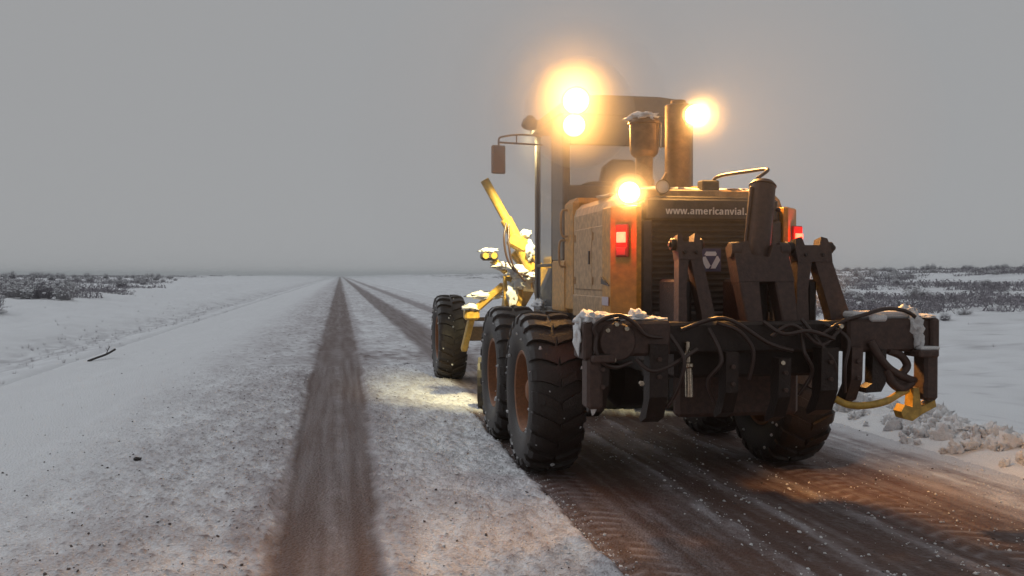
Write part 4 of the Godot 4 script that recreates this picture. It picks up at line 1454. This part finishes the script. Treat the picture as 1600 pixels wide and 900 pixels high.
	mb.box(V(-1.2, 1.1, -4.8), V(0.2, 0.14, 0.2), Basis.IDENTITY, 0.03)
	mb.bar(V(-1.2, 1.05, -4.8), V(-1.25, 0.6, -5.2), 0.08, 0.08)
	var sa := put("side_shift_arm", mb, M.yellow, g)
	snow(sa, [[V(-1.0, 1.36, -4.7), V(0.22, 0.05, 0.06)], [V(-1.2, 1.2, -4.8), V(0.12, 0.06, 0.12)]])
	mb = MB.new()
	mb.prism(PackedVector2Array([V2(-0.66, 1.3), V2(-0.48, 1.72), V2(-0.3, 1.72), V2(-0.3, 1.2), V2(-0.66, 1.2)]), -3.3, -3.1, Transform3D.IDENTITY, 0.01)
	put("step_guard", mb, M.black, g)


func make_mist() -> void:
	# fine drifting snow stirred up round the machine, lit by its lamps
	var puffs: Array = [[V(-0.25, 2.8, -0.6), V(5.0, 3.6, 4.8), 0.022, "thin veil of drifting snow hanging round the cab and hood"]]
	for q in [[V(-0.60, 3.24, -1.38), 2.5, 0.05, "twin left roof lamps"], [V(0.115, 3.04, -0.12), 0.6, 0.07, "lamp beside the exhaust stack"], [V(-0.68, 2.29, 0.52), 0.68, 0.1, "lit hood lamp"]]:
		puffs.append([q[0], Vector3.ONE * q[1], q[2], "outer veil of drifting snow round the " + q[3]])
		puffs.append([q[0], Vector3.ONE * q[1] * 0.68, q[2] * 2.6, "glowing middle of the drifting snow round the " + q[3]])
		puffs.append([q[0], Vector3.ONE * q[1] * 0.42, q[2] * 12.0, "bright core of the drifting snow round the " + q[3]])
	for q in puffs:
		var f := FogVolume.new()
		f.name = "snow_mist"
		f.shape = RenderingServer.FOG_VOLUME_SHAPE_ELLIPSOID
		f.size = q[1]
		f.position = V(GX, 0, GZ) + FIT * q[0]
		var fm := FogMaterial.new()
		fm.density = q[2]
		fm.albedo = Color(0.97, 0.97, 0.98)
		f.material = fm
		add_child(f, true)
		tag(f, q[3], "mist", "", "stuff")


# ---------------------------------------------------------------- scene
func _ready() -> void:
	rng.seed = 20240
	noise.seed = 11
	noise.noise_type = FastNoiseLite.TYPE_SIMPLEX_SMOOTH
	noise.frequency = 1.0
	noise.fractal_octaves = 3
	var cam := Camera3D.new()
	cam.name = "camera"
	cam.fov = 34.17
	cam.far = 6000.0
	cam.near = 0.05
	add_child(cam)
	cam.position = Vector3(0, 1.65, 0)
	cam.rotation_degrees = Vector3(-0.78, -10.4, 0)
	cam.current = true
	var we := WorldEnvironment.new()
	we.name = "environment"
	var e := Environment.new()
	var sm := ProceduralSkyMaterial.new()
	sm.sky_top_color = lin(0.335, 0.338, 0.345)
	sm.sky_horizon_color = lin(0.345, 0.354, 0.364)
	sm.sky_curve = 0.15
	sm.ground_horizon_color = lin(0.30, 0.318, 0.325)
	sm.ground_bottom_color = lin(0.26, 0.27, 0.27)
	var sky := Sky.new()
	sky.sky_material = sm
	e.background_mode = Environment.BG_SKY
	e.sky = sky
	e.tonemap_mode = Environment.TONE_MAPPER_LINEAR
	e.tonemap_exposure = 1.0
	e.fog_enabled = true
	e.fog_density = 0.0009
	e.fog_light_color = Color(0.93, 0.95, 0.96)
	e.volumetric_fog_enabled = true
	e.volumetric_fog_density = 0.0
	e.sdfgi_enabled = true
	e.ssao_enabled = true
	e.ssil_enabled = true
	we.environment = e
	add_child(we)
	var sun := DirectionalLight3D.new()
	sun.name = "sun"
	sun.light_energy = 0.3
	sun.light_angular_distance = 40.0
	sun.light_color = Color(0.94, 0.97, 1.0)
	sun.shadow_enabled = true
	sun.sky_mode = DirectionalLight3D.SKY_MODE_LIGHT_ONLY
	add_child(sun)
	sun.look_at_from_position(Vector3(-30, 38, -40), Vector3.ZERO)
	make_materials()
	make_ground()
	make_grader()
	make_windrow()
	make_shrubs()
	make_debris()
	make_mist()
